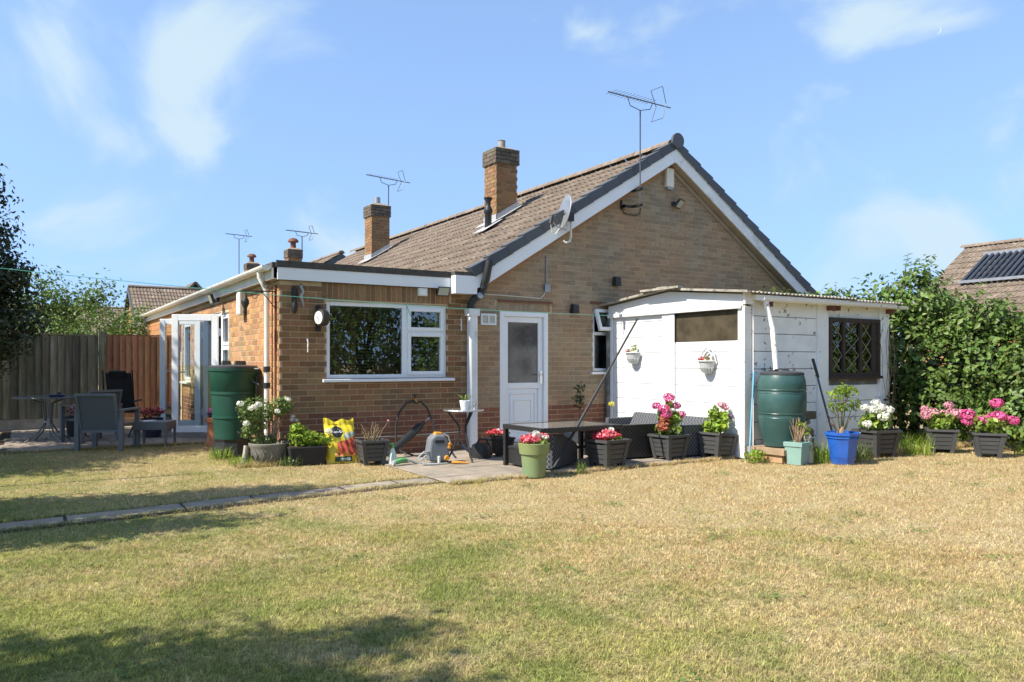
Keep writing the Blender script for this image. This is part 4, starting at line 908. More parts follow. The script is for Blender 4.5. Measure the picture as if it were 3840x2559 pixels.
# hydrangeas
def hydrangea(label, loc, rz, blobs, heads_, hm, lm='leaf_hyd', n=300, seed=0, hr=.06, k=1.0, tips=(), extra=None):
    t = planter('planter', label, loc, rz, k); mound(t, blobs, n, .085, lm, seed=seed, asp=.65, shell=.3); stems(t, (0, 0, .26), list(heads_) + list(tips)); heads(t, heads_, hm, hr); return t
t = hydrangea('dark slatted planter of tall deep pink hydrangea with russet leaves', (4.36, -2.43, .004), .02, [(0, 0, .38, .17, .17, .10), (.06, 0, .52, .13, .13, .12), (-.05, 0, .58, .12, .1, .10), (.02, .02, .68, .05, .05, .1)], [(.0, 0, .80), (-.20, .03, .70), (-.13, -.04, .66), (.15, .02, .69), (.17, -.05, .58), (-.10, -.05, .60)], 'fl_pink', 'leaf_hyd', 300, 31, .072)
mound(t, [(-.15, -.05, .46, .08, .07, .09)], 45, .1, 'leaf_red', 'russet_leaves', 32, .7)
t = hydrangea('tilted dark planter of yellow green hydrangea with fading pink head by shed post', (5.02, -2.62, .004), .06, [(-.05, 0, .40, .15, .15, .10), (.0, 0, .52, .14, .14, .12), (-.08, 0, .58, .07, .07, .08)], [(.05, 0, .70), (.10, -.02, .67)], 'fl_palepink', 'leaf_lime', 300, 33, .06, tips=[(0, 0, .6)])
t.rotation_euler = (0, R(5), .06); heads(t, [(.17, -.06, .55)], 'fl_mauve', .055)
hydrangea('weathered dark planter of cream white hydrangea behind the blue pot', (7.0, -3.62, -.004), -.2, [(-.02, 0, .42, .22, .2, .12), (.08, 0, .50, .17, .16, .12), (-.1, 0, .52, .14, .14, .12)], [(-.12, -.05, .63), (-.0, -.07, .66), (.02, .03, .72), (-.03, -.15, .55), (-.24, -.08, .45), (.2, .0, .62), (-.2, .0, .66)], 'fl_white', 'leaf_hyd', 330, 35, .072, 1.12)
hydrangea('dark planter of pale pink hydrangea standing against the hedge', (8.24, -3.80, -.004), -.95, [(0, 0, .42, .2, .2, .12), (.0, 0, .5, .2, .18, .08)], [(-.2, 0, .60), (-.1, -.05, .56), (.04, -.05, .55), (.14, 0, .57), (.1, .06, .66), (-.2, -.06, .52), (.2, -.06, .55)], 'fl_palepink', 'leaf_hyd', 300, 37, .08, 1.02)
hydrangea('dark planter of bright magenta pink hydrangea standing against the hedge', (8.26, -4.42, -.004), -1.0, [(0, 0, .42, .22, .2, .12), (.0, 0, .48, .24, .2, .08)], [(-.24, -.02, .56), (-.24, 0, .47), (-.06, -.05, .49), (.12, -.08, .55), (.1, .02, .72), (.28, -.06, .50), (.05, -.0, .52)], 'fl_pink', 'leaf_hyd', 300, 39, .085, 1.0)
# rose, black trough, compost bag, dry planter
t = rpot('stone_planter', 'weathered carved stone planter with white rose bush by extension corner', (-.16, -.13, 0), [(.15, 0), (.19, .06), (.225, .17), (.235, .22), (.245, .235), (.245, .26), (.225, .265), (.215, .22)], 'pot_stone', 28, (.22, .225))
for k in range(14):
    a = k * .45; MB().tube([(.195 * math.cos(a), .195 * math.sin(a), .06), (.218 * math.cos(a + .15), .218 * math.sin(a + .15), .12), (.232 * math.cos(a + .05), .232 * math.sin(a + .05), .2)], [.005, .012, .005], 5).build('carved_leaf', 'pot_stone', t)
rose_t = [(-.25, .0, .75), (-.33, .02, .68), (-.15, 0, .82), (.05, .05, .72), (.16, 0, .8), (.24, 0, .72), (.1, .1, .6), (-.2, .1, .6), (-.28, 0, .5), (.0, .05, .85)]
stems(t, (0, 0, .22), rose_t + [(.08 + rs.uniform(-.05, .08), rs.uniform(-.05, .05), rs.uniform(.4, .7)) for _ in range(9)], .009, 'stem_dry')
mound(t, [(-.24, 0, .66, .14, .12, .16), (-.1, 0, .62, .16, .14, .2), (.1, 0, .7, .15, .13, .12), (.2, 0, .72, .1, .1, .1), (-.22, 0, .42, .13, .12, .1), (-.05, 0, .3, .18, .15, .07)], 1700, .042, 'leaf_rose', seed=41, asp=.6, shell=.2)
heads(t, [(-.22, -.16, .72), (-.17, -.17, .75), (-.36, -.05, .76), (-.26, -.15, .70), (.2, -.13, .80), (.06, -.16, .66), (-.3, -.1, .52)], 'fl_white', .042); heads(t, [(.29, -.03, .58), (.33, -.03, .53), (.27, -.04, .54)], 'fl_white', .032)
t = thing('log_edging', 'pale half log edging leaning against the stone planter', 'log edging', (-.42, -.12, 0), .4)
for k in range(3): MB().tube([(-.06 + k * .05, .03 * k, -.02), (-.02 + k * .045, .03 * k, .24 - .015 * k)], .026, 8).build('log', 'stone', t)
t = thing('black_trough', 'low black plastic trough overflowing with lime green leaves', 'trough', (.23, -.38, 0), -.08); MB().frustum((.20, .13), (.23, .15), 0, .22).build('trough', 'planter_d', t, bevel=.01); MB().frustum((.21, .13), (.21, .13), .221, .225).build('soil', 'soil', t)
mound(t, [(-.06, 0, .33, .17, .14, .12), (.1, 0, .30, .18, .14, .09), (.22, 0, .28, .14, .12, .07), (-.12, 0, .44, .09, .09, .07)], 620, .062, 'leaf_lime', seed=43, asp=.6, shell=.25); heads(t, [(.27, -.03, .40)], 'fl_white', .045)
# compost bag
BG = thing('compost_bag', 'yellow printed plastic compost bag leaning against the brick wall', 'bag', (.66, -.50, 0), -.10)
def bagpt(u, w): # u across -1..1, w up 0..1
    hw = .205 * (1 - .10 * w) * (1 + .03 * math.sin(w * 9)); th = .085 * math.sqrt(max(0, 1 - abs(u) ** 2.4)) * (math.sin(math.pi * min(1, w * 1.02 + .08)) ** .6 if w < .92 else .25)
    wr = .010 * math.sin(w * 23 + u * 5) + .006 * math.sin(u * 17 + w * 9); z = .52 * w + (.018 * math.sin(u * 6) if w > .95 else 0) + (.03 * abs(u) ** 3 if w > .9 else 0)
    return hw * u - .02 * w, w * .17 - th - wr, z
nu, nw = 20, 26; v = []; f = []
for j in range(nw + 1):
    for i in range(nu + 1): v.append(bagpt(-1 + 2 * i / nu, j / nw))
kk = len(v)
for j in range(nw + 1):
    for i in range(nu + 1): x, y, z = bagpt(-1 + 2 * i / nu, j / nw); v.append((x, (j / nw) * .17 + (.04 * math.sin(math.pi * j / nw)) * (1 - abs(-1 + 2 * i / nu) ** 2), z))
ix = lambda i, j: j * (nu + 1) + i
for j in range(nw):
    for i in range(nu): f += [(ix(i, j), ix(i + 1, j), ix(i + 1, j + 1), ix(i, j + 1)), (kk + ix(i, j), kk + ix(i, j + 1), kk + ix(i + 1, j + 1), kk + ix(i + 1, j))]
MB().add(v, f).build('bag', 'bag_yellow', BG, True)
def bagpatch(name, mat, fn, nn=14, off=.003, bounds=(-1, 1, 0, 1)):   # printed area: grid cells inside fn(u,w)
    m = MB(); u0, u1, w0, w1 = bounds; nx, nz_ = 60, 60
    P = {}
    def vid(i, j):
        if (i, j) not in P:
            u = u0 + (u1 - u0) * i / nx; w = w0 + (w1 - w0) * j / nz_; x, y, z = bagpt(u, w); P[(i, j)] = len(m.v); m.v.append((x, y - off, z))
        return P[(i, j)]
    for i in range(nx):
        for j in range(nz_):
            u = u0 + (u1 - u0) * (i + .5) / nx; w = w0 + (w1 - w0) * (j + .5) / nz_
            if fn(u, w): m.f.append((vid(i, j), vid(i + 1, j), vid(i + 1, j + 1), vid(i, j + 1)))
    return m.build(name, mat, BG, True)
bagpatch('flower_print', 'bag_red', lambda u, w: u > -.35 + .5 * abs(w - .42) and w > .24 + .04 * math.sin(u * 9) and w < .52 + .10 * u)
bagpatch('blue_print', 'bag_blue', lambda u, w: .54 + .10 * u < w < .66 + .08 * u + .02 * math.sin(u * 20) and u > .15)
bagpatch('fruit_print', 'bag_orange', lambda u, w: .16 < w < .25 + .02 * math.sin(u * 11) and u > -.45)
bagpatch('panel_print', 'bag_teal', lambda u, w: .03 < w < .15 and -.5 < u < .55, off=.004)
CX_, CZ_ = -.24, .735
bagpatch('roundel', 'bag_black', lambda u, w: ((u - CX_) * .19) ** 2 + ((w - CZ_) * .52) ** 2 < .068 ** 2 or (0 < u - CX_ < .45 and abs(w - CZ_) < .05 * (1 - (u - CX_) / .45)), off=.004)
def text_part(body, size, parent, place, name='lettering', mat='white_print'):
    cu_ = bpy.data.curves.new('txt', 'FONT'); cu_.body = body; cu_.size = size; cu_.align_x = 'CENTER'; cu_.align_y = 'CENTER'; ob = bpy.data.objects.new('txt', cu_); COL.objects.link(ob)
    me = bpy.data.meshes.new_from_object(ob.evaluated_get(bpy.context.evaluated_depsgraph_get())); bpy.data.objects.remove(ob)
    for vv in me.vertices: vv.co = place(vv.co.x, vv.co.y)
    me.materials.append(MT[mat]); o = bpy.data.objects.new(name, me); COL.objects.link(o); o.parent = parent; return o
def on_bag(cu0, cw0):
    def pl(x, y):
        u = cu0 + x / .19; w = cw0 + y / .52; p = bagpt(u, w); return Vector((p[0], p[1] - .007, p[2]))
    return pl
text_part('Miracle-Gro', .038, BG, on_bag(CX_, CZ_))
for w_ in (.11, .07):
    bagpatch('tick_line', 'white_print', lambda u, w: abs(w - w_) < .008 and -.25 < u < .45 and (int(u * 40) % 4 != 0), off=.006)
t = planter('planter', 'dark slatted planter holding a dry leafless shrub below kitchen window', (.93, -.80, 0), -.12, .92)
stems(t, (0, 0, .25), [(rs.uniform(-.13, .10), rs.uniform(-.1, .1), rs.uniform(.38, .55)) for _ in range(13)] + [(.2, -.02, .52)], .005, 'stem_dry'); mound(t, [(-.04, 0, .36, .1, .1, .07)], 50, .03, 'leaf_dry', seed=45); heads(t, [(.2, -.02, .53)], 'fl_palepink', .018)
# sprayer bottle and pump
t = thing('spray_bottle', 'white bottle with green cap standing by the dry planter', 'bottle', (1.13, -.97, 0), .2); MB().frustum((.05, .03), (.045, .028), 0, .10).frustum((.045, .028), (.014, .014), .10, .20).build('bottle', 'bottle', t, bevel=.008); MB().frustum((.016, .016), (.013, .013), .20, .25).box(-.05, .015, -.01, .01, .245, .262).build('cap', 'bottle_green', t)
t = thing('hose_gun', 'green and grey hose spray gun lying on the patio', 'hose gun', (1.17, -1.16, .012), .3); MB().tube([(-.14, 0, .03), (-.02, 0, .05), (.06, 0, .05)], [.025, .035, .03], 10).build('barrel', 'bottle_green', t, True); MB().tube([(.06, 0, .05), (.12, -.02, .04), (.2, -.05, .0)], .016, 7).build('grip', 'hose_clear', t, True); MB().lathe([(.03, 0), (.035, .03)], 10).tf(Matrix.Translation((-.15, 0, .03)) @ Matrix.Rotation(R(90), 4, 'Y')).build('nozzle', 'hose_clear', t)
# folded black parasol in a bag leaning to the wall
t = thing('folded_parasol', 'folded black parasol lying against the bricks behind the hose', 'parasol', (1.25, -.42, .02)); MB().tube([(0, -.1, .04), (.35, .08, .22), (.62, .25, .36), (.72, .32, .41)], [.03, .055, .05, .02], 9).build('canopy', 'black_plastic', t, True); MB().tube([(.70, .30, .40), (.82, .37, .46)], .012, 6).build('pole', 'silver', t)
t = thing('outside_tap', 'brass tap on the brick wall with hose arching from it', 'tap', (1.86, 0, .75)); MB().tube([(0, -.002, 0), (0, -.07, 0), (0, -.09, -.05)], .013, 8).build('spout', 'orange', t); MB().tube([(0, -.05, .0), (0, -.05, .06)], .009, 6).tube([(-.035, -.05, .06), (.035, -.05, .06)], .008, 6).build('handle', 'iron', t)
t = thing('garden_hose', 'black garden hose arching from the wall tap to the ground', 'hose', (1.86, 0, 0)); MB().tube([(.0, -.09, .69), (-.06, -.1, .73), (-.16, -.1, .70), (-.26, -.1, .58), (-.31, -.11, .42), (-.33, -.14, .2), (-.30, -.25, .06), (-.2, -.45, .02), (-.1, -.7, .02), (-.2, -.9, .03)], .013, 7).tube([(0, -.09, .69), (.06, -.09, .72), (.15, -.10, .64), (.21, -.12, .5), (.23, -.2, .3), (.18, -.5, .2), (.0, -.9, .22)], .013, 7).build('hose', 'black_plastic', t, True)
# hose reel
t = thing('hose_reel', 'grey and orange boxed hose reel standing on the patio', 'hose reel', (1.62, -1.22, .005), -.15)
MB().prism([(-.12, .03), (.12, .02), (.13, .12), (.11, .30), (.07, .355), (-.05, .365), (-.11, .31), (-.135, .15)], -.1, .1).build('case', 'hose_grey', t, bevel=.025)
MB().prism([(-.06, .345), (.07, .335), (.05, .385), (-.03, .39)], -.05, .05).build('handle', 'orange', t, bevel=.01); MB().tube([(.05, -.09, .37), (.11, -.10, .34), (.14, -.105, .24)], .012, 7).build('crank', 'silver', t)
MB().box(-.06, .06, -.104, -.101, .255, .295).build('grip_recess', 'black_plastic', t, bevel=.015)
for x, z, r in ((.09, .07, .035), (.12, .20, .02), (.13, .24, .022)): MB().lathe([(r, 0), (r * .8, .025)], 12).tf(Matrix.Translation((x, -.10, z)) @ Matrix.Rotation(R(90), 4, 'X')).build('knob', 'orange', t)
MB().tube([(-.13, -.08, .16), (-.2, -.1, .16), (-.28, -.12, .1), (-.26, -.14, .03), (-.12, -.15, .015), (0, -.16, .012), (.08, -.15, .012)], .010, 6).tube([(-.14, -.08, .14), (-.2, -.12, .1), (-.27, -.14, .05), (-.22, -.17, .015), (-.05, -.18, .012)], .010, 6).build('lead_hose', 'hose_clear', t); MB().box(-.03, .0, -.13, -.1, 0, .1).build('foot', 'cream', t, bevel=.006); MB().tube([(.14, -.15, .02), (.22, -.19, .02), (.33, -.24, .015)], [.02, .016, .01], 7).build('nozzle', 'orange', t)
# bistro table with pot plant
t = thing('bistro_table', 'small round glass bistro table beside the white downpipe', 'table', (2.0, -1.2, .005))
MB().lathe([(.245, .635), (.25, .645), (.245, .655), (.001, .655)], 36).build('table_top', 'table_glass', t); MB().tube([(.25 * math.cos(a * .2618), .25 * math.sin(a * .2618), .645) for a in range(25)], .011, 6).build('rim', 'silver', t)
for k in range(3):
    a = k * 2.094 + .6; MB().tube([(.2 * math.cos(a), .2 * math.sin(a), .63), (.06 * math.cos(a), .06 * math.sin(a), .45), (.05 * math.cos(a), .05 * math.sin(a), .35), (.12 * math.cos(a), .12 * math.sin(a), .18), (.21 * math.cos(a), .21 * math.sin(a), 0)], .012, 7).build('leg', 'iron', t, True)
t = rpot('pot_plant', 'white pot with a spiky aloe on the round bistro table', (2.02, -1.2, .66), [(.05, 0), (.07, .11), (.066, .115), (.06, .09)], 'pot_white', 20, (.06, .09))
for k in range(7):
    a = k * .9; l = rs.uniform(.12, .2); MB().tube([(0, 0, .09), (l * .35 * math.cos(a), l * .35 * math.sin(a), .09 + l * .5), (l * .9 * math.cos(a), l * .9 * math.sin(a), .09 + l * rs.uniform(.5, .9))], [.009, .007, .001], 5).build('leaf', 'leaf_hyd', t)
t = thing('chrome_ornament', 'small shiny chrome ornament on the bistro table', 'ornament', (2.12, -1.28, .66)); MB().lathe([(.03, 0), (.01, .02), (.012, .04), (.035, .06), (.035, .08), (.008, .1)], 14).build('body', 'silver', t, True)
# watering can, begonia planter by the door
t = thing('watering_can', 'dark grey plastic watering can on the patio near the door', 'watering can', (2.36, -1.02, .005), -.2); MB().lathe([(.13, 0), (.135, .1), (.12, .17), (.08, .19)], 20).build('body', 'black_plastic', t, True); MB().tube([(-.1, 0, .05), (-.2, 0, .12), (-.3, 0, .2)], [.03, .02, .014], 8).build('spout', 'navy_pole', t, True); MB().tube([(-.06, 0, .18), (-.02, 0, .25), (.07, 0, .24), (.13, 0, .12)], .014, 7).build('handle', 'black_plastic', t, True); MB().lathe([(.014, 0), (.03, .02)], 10).tf(Matrix.Translation((-.3, 0, .2)) @ Matrix.Rotation(R(-60), 4, 'Y')).build('rose', 'black_plastic', t)
t = planter('planter', 'dark square planter of red begonias beside the back door', (2.67, -.98, .005), .0, .78, None, 'planter_d'); mound(t, [(0, 0, .3, .14, .14, .05)], 120, .04, 'leaf_dark', seed=51); mound(t, [(-.05, 0, .32, .13, .12, .04)], 110, .038, 'fl_red', 'red_flowers', 52, .9); heads(t, [(-.05, -.05, .36), (.06, -.05, .33), (.0, -.06, .32)], 'fl_white', .022)
# shrub in trough by wall, daffodil
t = thing('wall_shrub', 'dark leggy shrub in a grey trough against the plinth bricks', 'shrub', (4.62, -.16, .005)); MB().frustum((.22, .1), (.25, .12), 0, .25).build('trough', 'hose_grey', t); MB().tube([(-.02, 0, .2), (0, 0, .5), (-.02, 0, .72)], [.012, .009, .005], 6).build('stem', 'bark', t); mound(t, [(-.02, 0, .66, .1, .09, .14), (.0, 0, .86, .09, .08, .08)], 150, .05, 'leaf_dark', seed=53)
t = rpot('flower_pot', 'small pot with one yellow flower beside the old shed post', (5.02, -.45, .005), [(.06, 0), (.08, .13), (.075, .14), (.06, .12)], 'terracotta', 16, (.07, .12)); stems(t, (0, 0, .1), [(0, 0, .60), (.03, .02, .5)], .006); heads(t, [(0, 0, .61)], 'fl_yellow', .05)
# right-hand border pots
t = rpot('flower_pot', 'pale teal square tapered pot of bare brown stems', (5.40, -3.60, -.004), [(.125, 0), (.155, .22), (.17, .225), (.173, .275), (.155, .28), (.14, .24)], 'pot_teal', 4, None, False, R(45) + .2); MB().box(-.1, .1, -.1, .1, .22, .24).build('soil', 'soil', t)
stems(t, (0, 0, .23), [(rs.uniform(-.14, .12), rs.uniform(-.1, .1), rs.uniform(.4, .58)) for _ in range(22)], .006, 'stem_dry'); mound(t, [(.12, 0, .48, .1, .08, .04), (.16, 0, .42, .06, .06, .05)], 26, .08, 'leaf_lime', seed=55)
t = rpot('blue_pot', 'glossy cobalt blue faceted pot with spindly green shrub', (5.93, -3.86, -.004), [(.135, 0), (.16, .09), (.185, .28), (.19, .315), (.205, .325), (.20, .345), (.222, .36), (.224, .39), (.20, .395), (.18, .33)], 'pot_blue', 8, (.18, .33), False, .2)
MB().tube([(-.03, 0, .3), (-.04, 0, .4), (-.02, 0, .46)], [.04, .045, .03], 8).build('stump', 'stem_dry', t, True)
tips = [(-.16, .0, .82), (-.1, .05, .92), (0, 0, .95), (.08, 0, .93), (.16, .03, .86), (.22, 0, .75), (-.2, 0, .7), (.05, .05, .85), (-.05, -.05, .85), (.28, 0, .62)]
stems(t, (-.02, 0, .42), tips, .008); stems(t, (-.04, 0, .42), [(-.33, 0, .55), (-.26, .02, .62), (-.24, 0, .5)], .009, 'stem_dry')
mound(t, [(-.14, 0, .86, .12, .1, .07), (.0, 0, .92, .12, .1, .07), (.12, 0, .9, .12, .1, .07), (.24, 0, .74, .07, .06, .09), (-.2, 0, .72, .06, .06, .06), (0, 0, .7, .1, .1, .06)], 210, .085, 'leaf_lime', seed=57, asp=.32)
t = thing('garden_gnome', 'small pale stone figure beside the teal water butt', 'statue', (5.60, -3.60, .0)); MB().lathe([(.07, .0), (.075, .15), (.06, .17), (.068, .22), (.05, .26)], 14).build('body', 'stone', t, True); MB().lathe([(.03, .25), (.052, .29), (.05, .33), (.03, .36), (.008, .39)], 14).build('head', 'stone', t, True)
t = thing('rubble_pile', 'stack of old bricks and timber offcuts against the shed wall', 'rubble', (6.12, -3.10, 0), .1); MB().box(-.15, .12, -.12, .12, 0, .12).build('block', 'stone', t); MB().box(-.13, .13, -.11, .1, .124, .24).build('block', 'log', t); MB().box(-.12, .14, -.12, .1, .244, .38).build('sack', 'log', t, bevel=.04); MB().box(-.2, .15, -.1, .08, .42, .48).tf(Matrix.Rotation(R(-12), 4, 'Y')).build('offcut', 'pot_stone', t); MB().box(-.05, .2, -.1, .1, .50, .60).build('brick', 'brick_soot', t)
t = thing('blue_pole', 'pale blue plastic pole leaning on the shed corner post', 'pole', (5.06, -3.12, .0)); MB().tube([(.02, 0, 0), (.29, .16, 1.12)], .011, 7).build('pole', 'blue_pole', t); MB().tube([(.285, .157, 1.1), (.292, .162, 1.13)], .014, 7).build('end_cap', 'blue_pole', t)
t = thing('broom', 'dark blue handled broom leaning against the shed wall', 'broom', (6.60, -3.2, 0)); MB().tube([(.14, 0, .06), (-.02, .13, .85), (-.075, .22, 1.3)], .014, 7).build('handle', 'navy_pole', t); MB().tube([(-.04, .165, 1.05), (-.078, .225, 1.31)], .02, 7).build('grip', 'black_plastic', t); MB().box(.04, .24, -.05, .02, 0, .07).build('head', 'black_plastic', t)
# clothes line and prop
t = thing('line_prop', 'thin black clothes prop leaning diagonally over the patio chair', 'clothes prop', (2.36, -2.64, .005)); A_ = Vector((0, 0, 0)); B_ = Vector((1.52, .31, 1.765)); MB().tube([A_, A_.lerp(B_, .66)], .017, 7).build('lower_tube', 'iron', t); MB().tube([A_.lerp(B_, .64), B_], .013, 7).build('upper_tube', 'iron', t); MB().tube([A_.lerp(B_, .64), A_.lerp(B_, .665)], .02, 8).build('collar', 'iron', t); MB().tube([B_, B_ + Vector((.015, 0, .06))], .006, 5).tube([B_, B_ + Vector((.05, 0, .045))], .006, 5).build('fork', 'iron', t)
t = thing('washing_line', 'thin green washing line strung from the left trees to the shed', 'washing line', (-3.2, -.43, 0)); p0 = Vector((0, 0, 2.235)); p1 = Vector((8.17, .04, 1.99)); pts = []
for k in range(25): u = k / 24; q = p0.lerp(p1, u); q.z -= .30 * u * (1 - u); pts.append(q)
MB().tube(pts, .0035, 5).build('line', 'line_green', t); q = pts[14]; MB().tube([q, q + Vector((.01, 0, -.1)), q + Vector((.0, 0, -.24))], .005, 5).tube([q, q + Vector((.05, 0, -.1)), q + Vector((.09, 0, -.2))], .005, 5).build('loose_end', 'line_green', t)
t = thing('line_post', 'grey metal washing line post among the left border trees', 'post', (-3.2, -.43, 0)); MB().tube([(0, 0, -.1), (0, 0, 2.3)], .025, 8).build('post', 'grey_metal', t); MB().tube([(-.08, 0, 2.24), (.08, 0, 2.24)], .01, 6).build('hook', 'grey_metal', t)

# ============================================================ patio furniture
t = thing('patio_table', 'low black rattan patio table with grey glass top', 'table', (2.83, -2.20, .005)); a, b = .60, .42
m = MB(); 
for q in ((-a, a, -b, -b + .05), (-a, a, b - .05, b), (-a, -a + .05, -b + .05, b - .05), (a - .05, a, -b + .05, b - .05)): m.box(*q, .445, .50)
m.build('frame', 'rattan_black', t, bevel=.006); MB().box(-a + .051, a - .051, -b + .051, b - .051, .488, .497).build('glass_top', 'table_glass', t)
for sx in (-1, 1):
    for sy in (-1, 1): MB().box(sx * (a - .03) - .025, sx * (a - .03) + .025, sy * (b - .03) - .025, sy * (b - .03) + .025, 0, .444).build('leg', 'rattan_black', t)
MB().box(-a + .06, a - .06, -.02, .02, .19, .22).build('stretcher', 'rattan_black', t)
t = thing('rattan_stool', 'black rattan stool tucked under the near end of patio table', 'stool', (2.42, -1.96, .005)); MB().box(-.14, .18, -.2, .14, .02, .20).build('body', 'rattan_black', t, bevel=.01); MB().box(-.145, .185, -.205, .145, .201, .235).build('seat', 'rattan_black', t, bevel=.01)
t = thing('rattan_chair', 'grey rattan patio chair with curved side panel beside prop', 'chair', (2.43, -2.56, .005), .51)
sidep = [(0, .02), (.72, .02), (.72, .235), (.62, .29), (.48, .34), (.3, .385), (.12, .415), (0, .42)]
MB().prism(sidep, 0, .04).build('side_panel', 'rattan', t, bevel=.01); MB().prism(sidep, .27, .31).build('side_panel', 'rattan', t, bevel=.01)
MB().box(.002, .04, .041, .269, .02, .418).build('back_panel', 'rattan', t); MB().box(.041, .70, .041, .269, .06, .2).build('seat', 'rattan_black', t)
t = thing('rattan_sofa', 'black rattan bench with its dark back turned to the lawn', 'bench', (3.98, -1.96, .005)); MB().box(-.5, .5, -.26, -.2, .02, .45).build('back_panel', 'rattan_black', t, bevel=.01); MB().box(-.5, .5, -.199, .25, .04, .28).build('seat', 'rattan_black', t, bevel=.01); [MB().box(q, q + .05, -.199, .25, .281, .40).build('arm', 'rattan_black', t) for q in (-.5, .45)]
t = thing('rattan_sofa', 'grey rattan sofa standing against the white shed wall', 'sofa', (4.88, -1.62, .005)); MB().prism([(.18, .02), (.34, .02), (.34, .5), (.26, .5), (.12, .3)], -.8, .78).build('back_panel', 'rattan', t, bevel=.01); MB().box(-.25, .12, -.74, .74, .04, .29).build('seat', 'rattan', t, bevel=.01); [MB().box(-.27, .25, q, q + .075, .02, .43).build('arm', 'rattan', t, bevel=.01) for q in (-.82, .745)]
# left terrace: round table, armchairs, recliner, side table, pots
t = thing('round_table', 'round glass garden table with splayed legs in tree shade', 'table', (-2.42, 4.5, .01)); MB().lathe([(.001, .69), (.49, .69), (.49, .70), (.001, .705)], 40).build('glass_top', 'table_glass', t); MB().tube([(.49 * math.cos(k * .1745), .49 * math.sin(k * .1745), .695) for k in range(37)], .014, 6).build('rim', 'chair_grey', t)
for k in range(4):
    a = k * 1.571 + .5; MB().tube([(.3 * math.cos(a), .3 * math.sin(a), .685), (.08 * math.cos(a), .08 * math.sin(a), .6), (.05 * math.cos(a), .05 * math.sin(a), .3), (.15 * math.cos(a), .15 * math.sin(a), .14), (.36 * math.cos(a), .36 * math.sin(a), 0)], .013, 7).build('leg', 'chair_grey', t, True)
MB().lathe([(.07, .3), (.07, .32)], 14).build('collar', 'grey_metal', t)
t = thing('ashtray', 'dark dish standing on the round glass table', 'dish', (-2.3, 4.42, .716)); MB().lathe([(.10, 0), (.13, .03), (.12, .035), (.09, .015), (.001, .012)], 18, cap=False).build('dish', 'navy_pole', t, True); MB().lathe([(.03, .02), (.03, .07)], 10, (.03, 0, 0)).build('holder', 'lid', t)
def armchair(label, loc, rz):
    t = thing('garden_armchair', label, 'chair', loc, rz, None)   # faces +y
    for sx in (-1, 1):
        MB().box(sx * .31 - .03, sx * .31 + .03, -.25, -.19, 0, .56).build('leg', 'chair_grey', t); MB().box(sx * .31 - .03, sx * .31 + .03, .27, .32, 0, .56).build('leg', 'chair_grey', t); MB().box(sx * .31 - .035, sx * .31 + .035, -.26, .33, .561, .59).build('arm', 'chair_grey', t, bevel=.006)
        MB().beam((sx * .262, -.2, .26), (sx * .262, -.34, .80), .035, .03).build('back_post', 'chair_grey', t)
    MB().beam((-.28, -.345, .80), (.28, -.345, .80), .03, .035).build('top_rail', 'chair_grey', t); MB().beam((-.245, -.205, .27), (.245, -.205, .27), .03, .035).build('lower_rail', 'chair_grey', t)
    MB().add([(-.244, -.21, .28), (.244, -.21, .28), (.244, -.335, .79), (-.244, -.335, .79), (-.244, -.2, .28), (.244, -.2, .28), (.244, -.325, .79), (-.244, -.325, .79)], [(0, 1, 2, 3), (7, 6, 5, 4), (0, 4, 5, 1), (3, 2, 6, 7)]).build('back_mesh', 'chair_mesh', t); MB().box(-.279, .279, -.2, .3, .33, .36).build('seat', 'chair_mesh', t)
armchair('grey mesh garden armchair with its back to the lawn', (-1.72, 2.85, .0), -.52); armchair('blue grey garden armchair pushed towards the round glass table', (-1.82, 4.15, .01), .5)
t = thing('folding_lounger', 'black padded folding lounger standing upright by the fence', 'lounger', (-1.33, 4.95, .01), -.45); MB().prism([(-.02, .42), (.02, .42), (-.12, 1.08), (-.16, 1.07)], -.21, .21, 'x').build('back_pad', 'chair_black', t, bevel=.02); MB().prism([(-.02, .40), (.36, .36), (.37, .40), (.0, .44)], -.21, .21, 'x').build('seat_pad', 'chair_black', t, bevel=.015)
MB().prism([(-.155, .98), (-.115, .99), (-.16, 1.12), (-.21, 1.1)], -.14, .14, 'x').build('head_pad', 'chair_black', t, bevel=.02)
for sx in (-.24, .24): MB().tube([(sx, .38, .0), (sx, -.1, .55), (sx, -.17, 1.12)], .013, 7).tube([(sx, -.34, 0), (sx, .1, .36), (sx, .36, .40)], .013, 7).tube([(sx, -.16, .58), (sx, .25, .6)], .016, 7).build('frame', 'iron', t, True)
t = thing('side_table', 'small low grey side table near the open glass doors', 'table', (-1.06, 2.98, .01), -.5); MB().box(-.25, .25, -.2, .2, .24, .36).build('top', 'chair_grey', t, bevel=.006)
for sx in (-1, 1):
    for sy in (-1, 1): MB().box(sx * .23 - .015, sx * .23 + .015, sy * .18 - .015, sy * .18 + .015, 0, .239).build('leg', 'chair_grey', t)
t = thing('magazine', 'folded white paper lying on the low side table', 'paper', (-1.15, 2.98, .372), .3); MB().box(-.1, .1, -.07, .07, 0, .008).build('cover', 'white_print', t); MB().box(-.098, .1, -.068, .068, .0085, .012).build('page', 'pot_white', t)
def flowerpot(label, loc, prof, mat, blobs, fm, seed, lm='leaf_dark', n=130):
    t = rpot('flower_pot', label, loc, prof, mat, 22, (prof[-1][0], prof[-1][1] - .02)); mound(t, blobs, n, .045, lm, seed=seed); mound(t, [(b[0], b[1], b[2] + .03, b[3], b[4], b[5]) for b in blobs], n, .042, fm, 'flowers', seed + 1, .9); return t
flowerpot('navy pot of red flowers on the terrace behind low side table', (-.92, 4.35, .01), [(.13, 0), (.17, .30), (.18, .32), (.165, .30)], 'pot_navy', [(0, 0, .40, .19, .17, .08)], 'fl_red', 61)
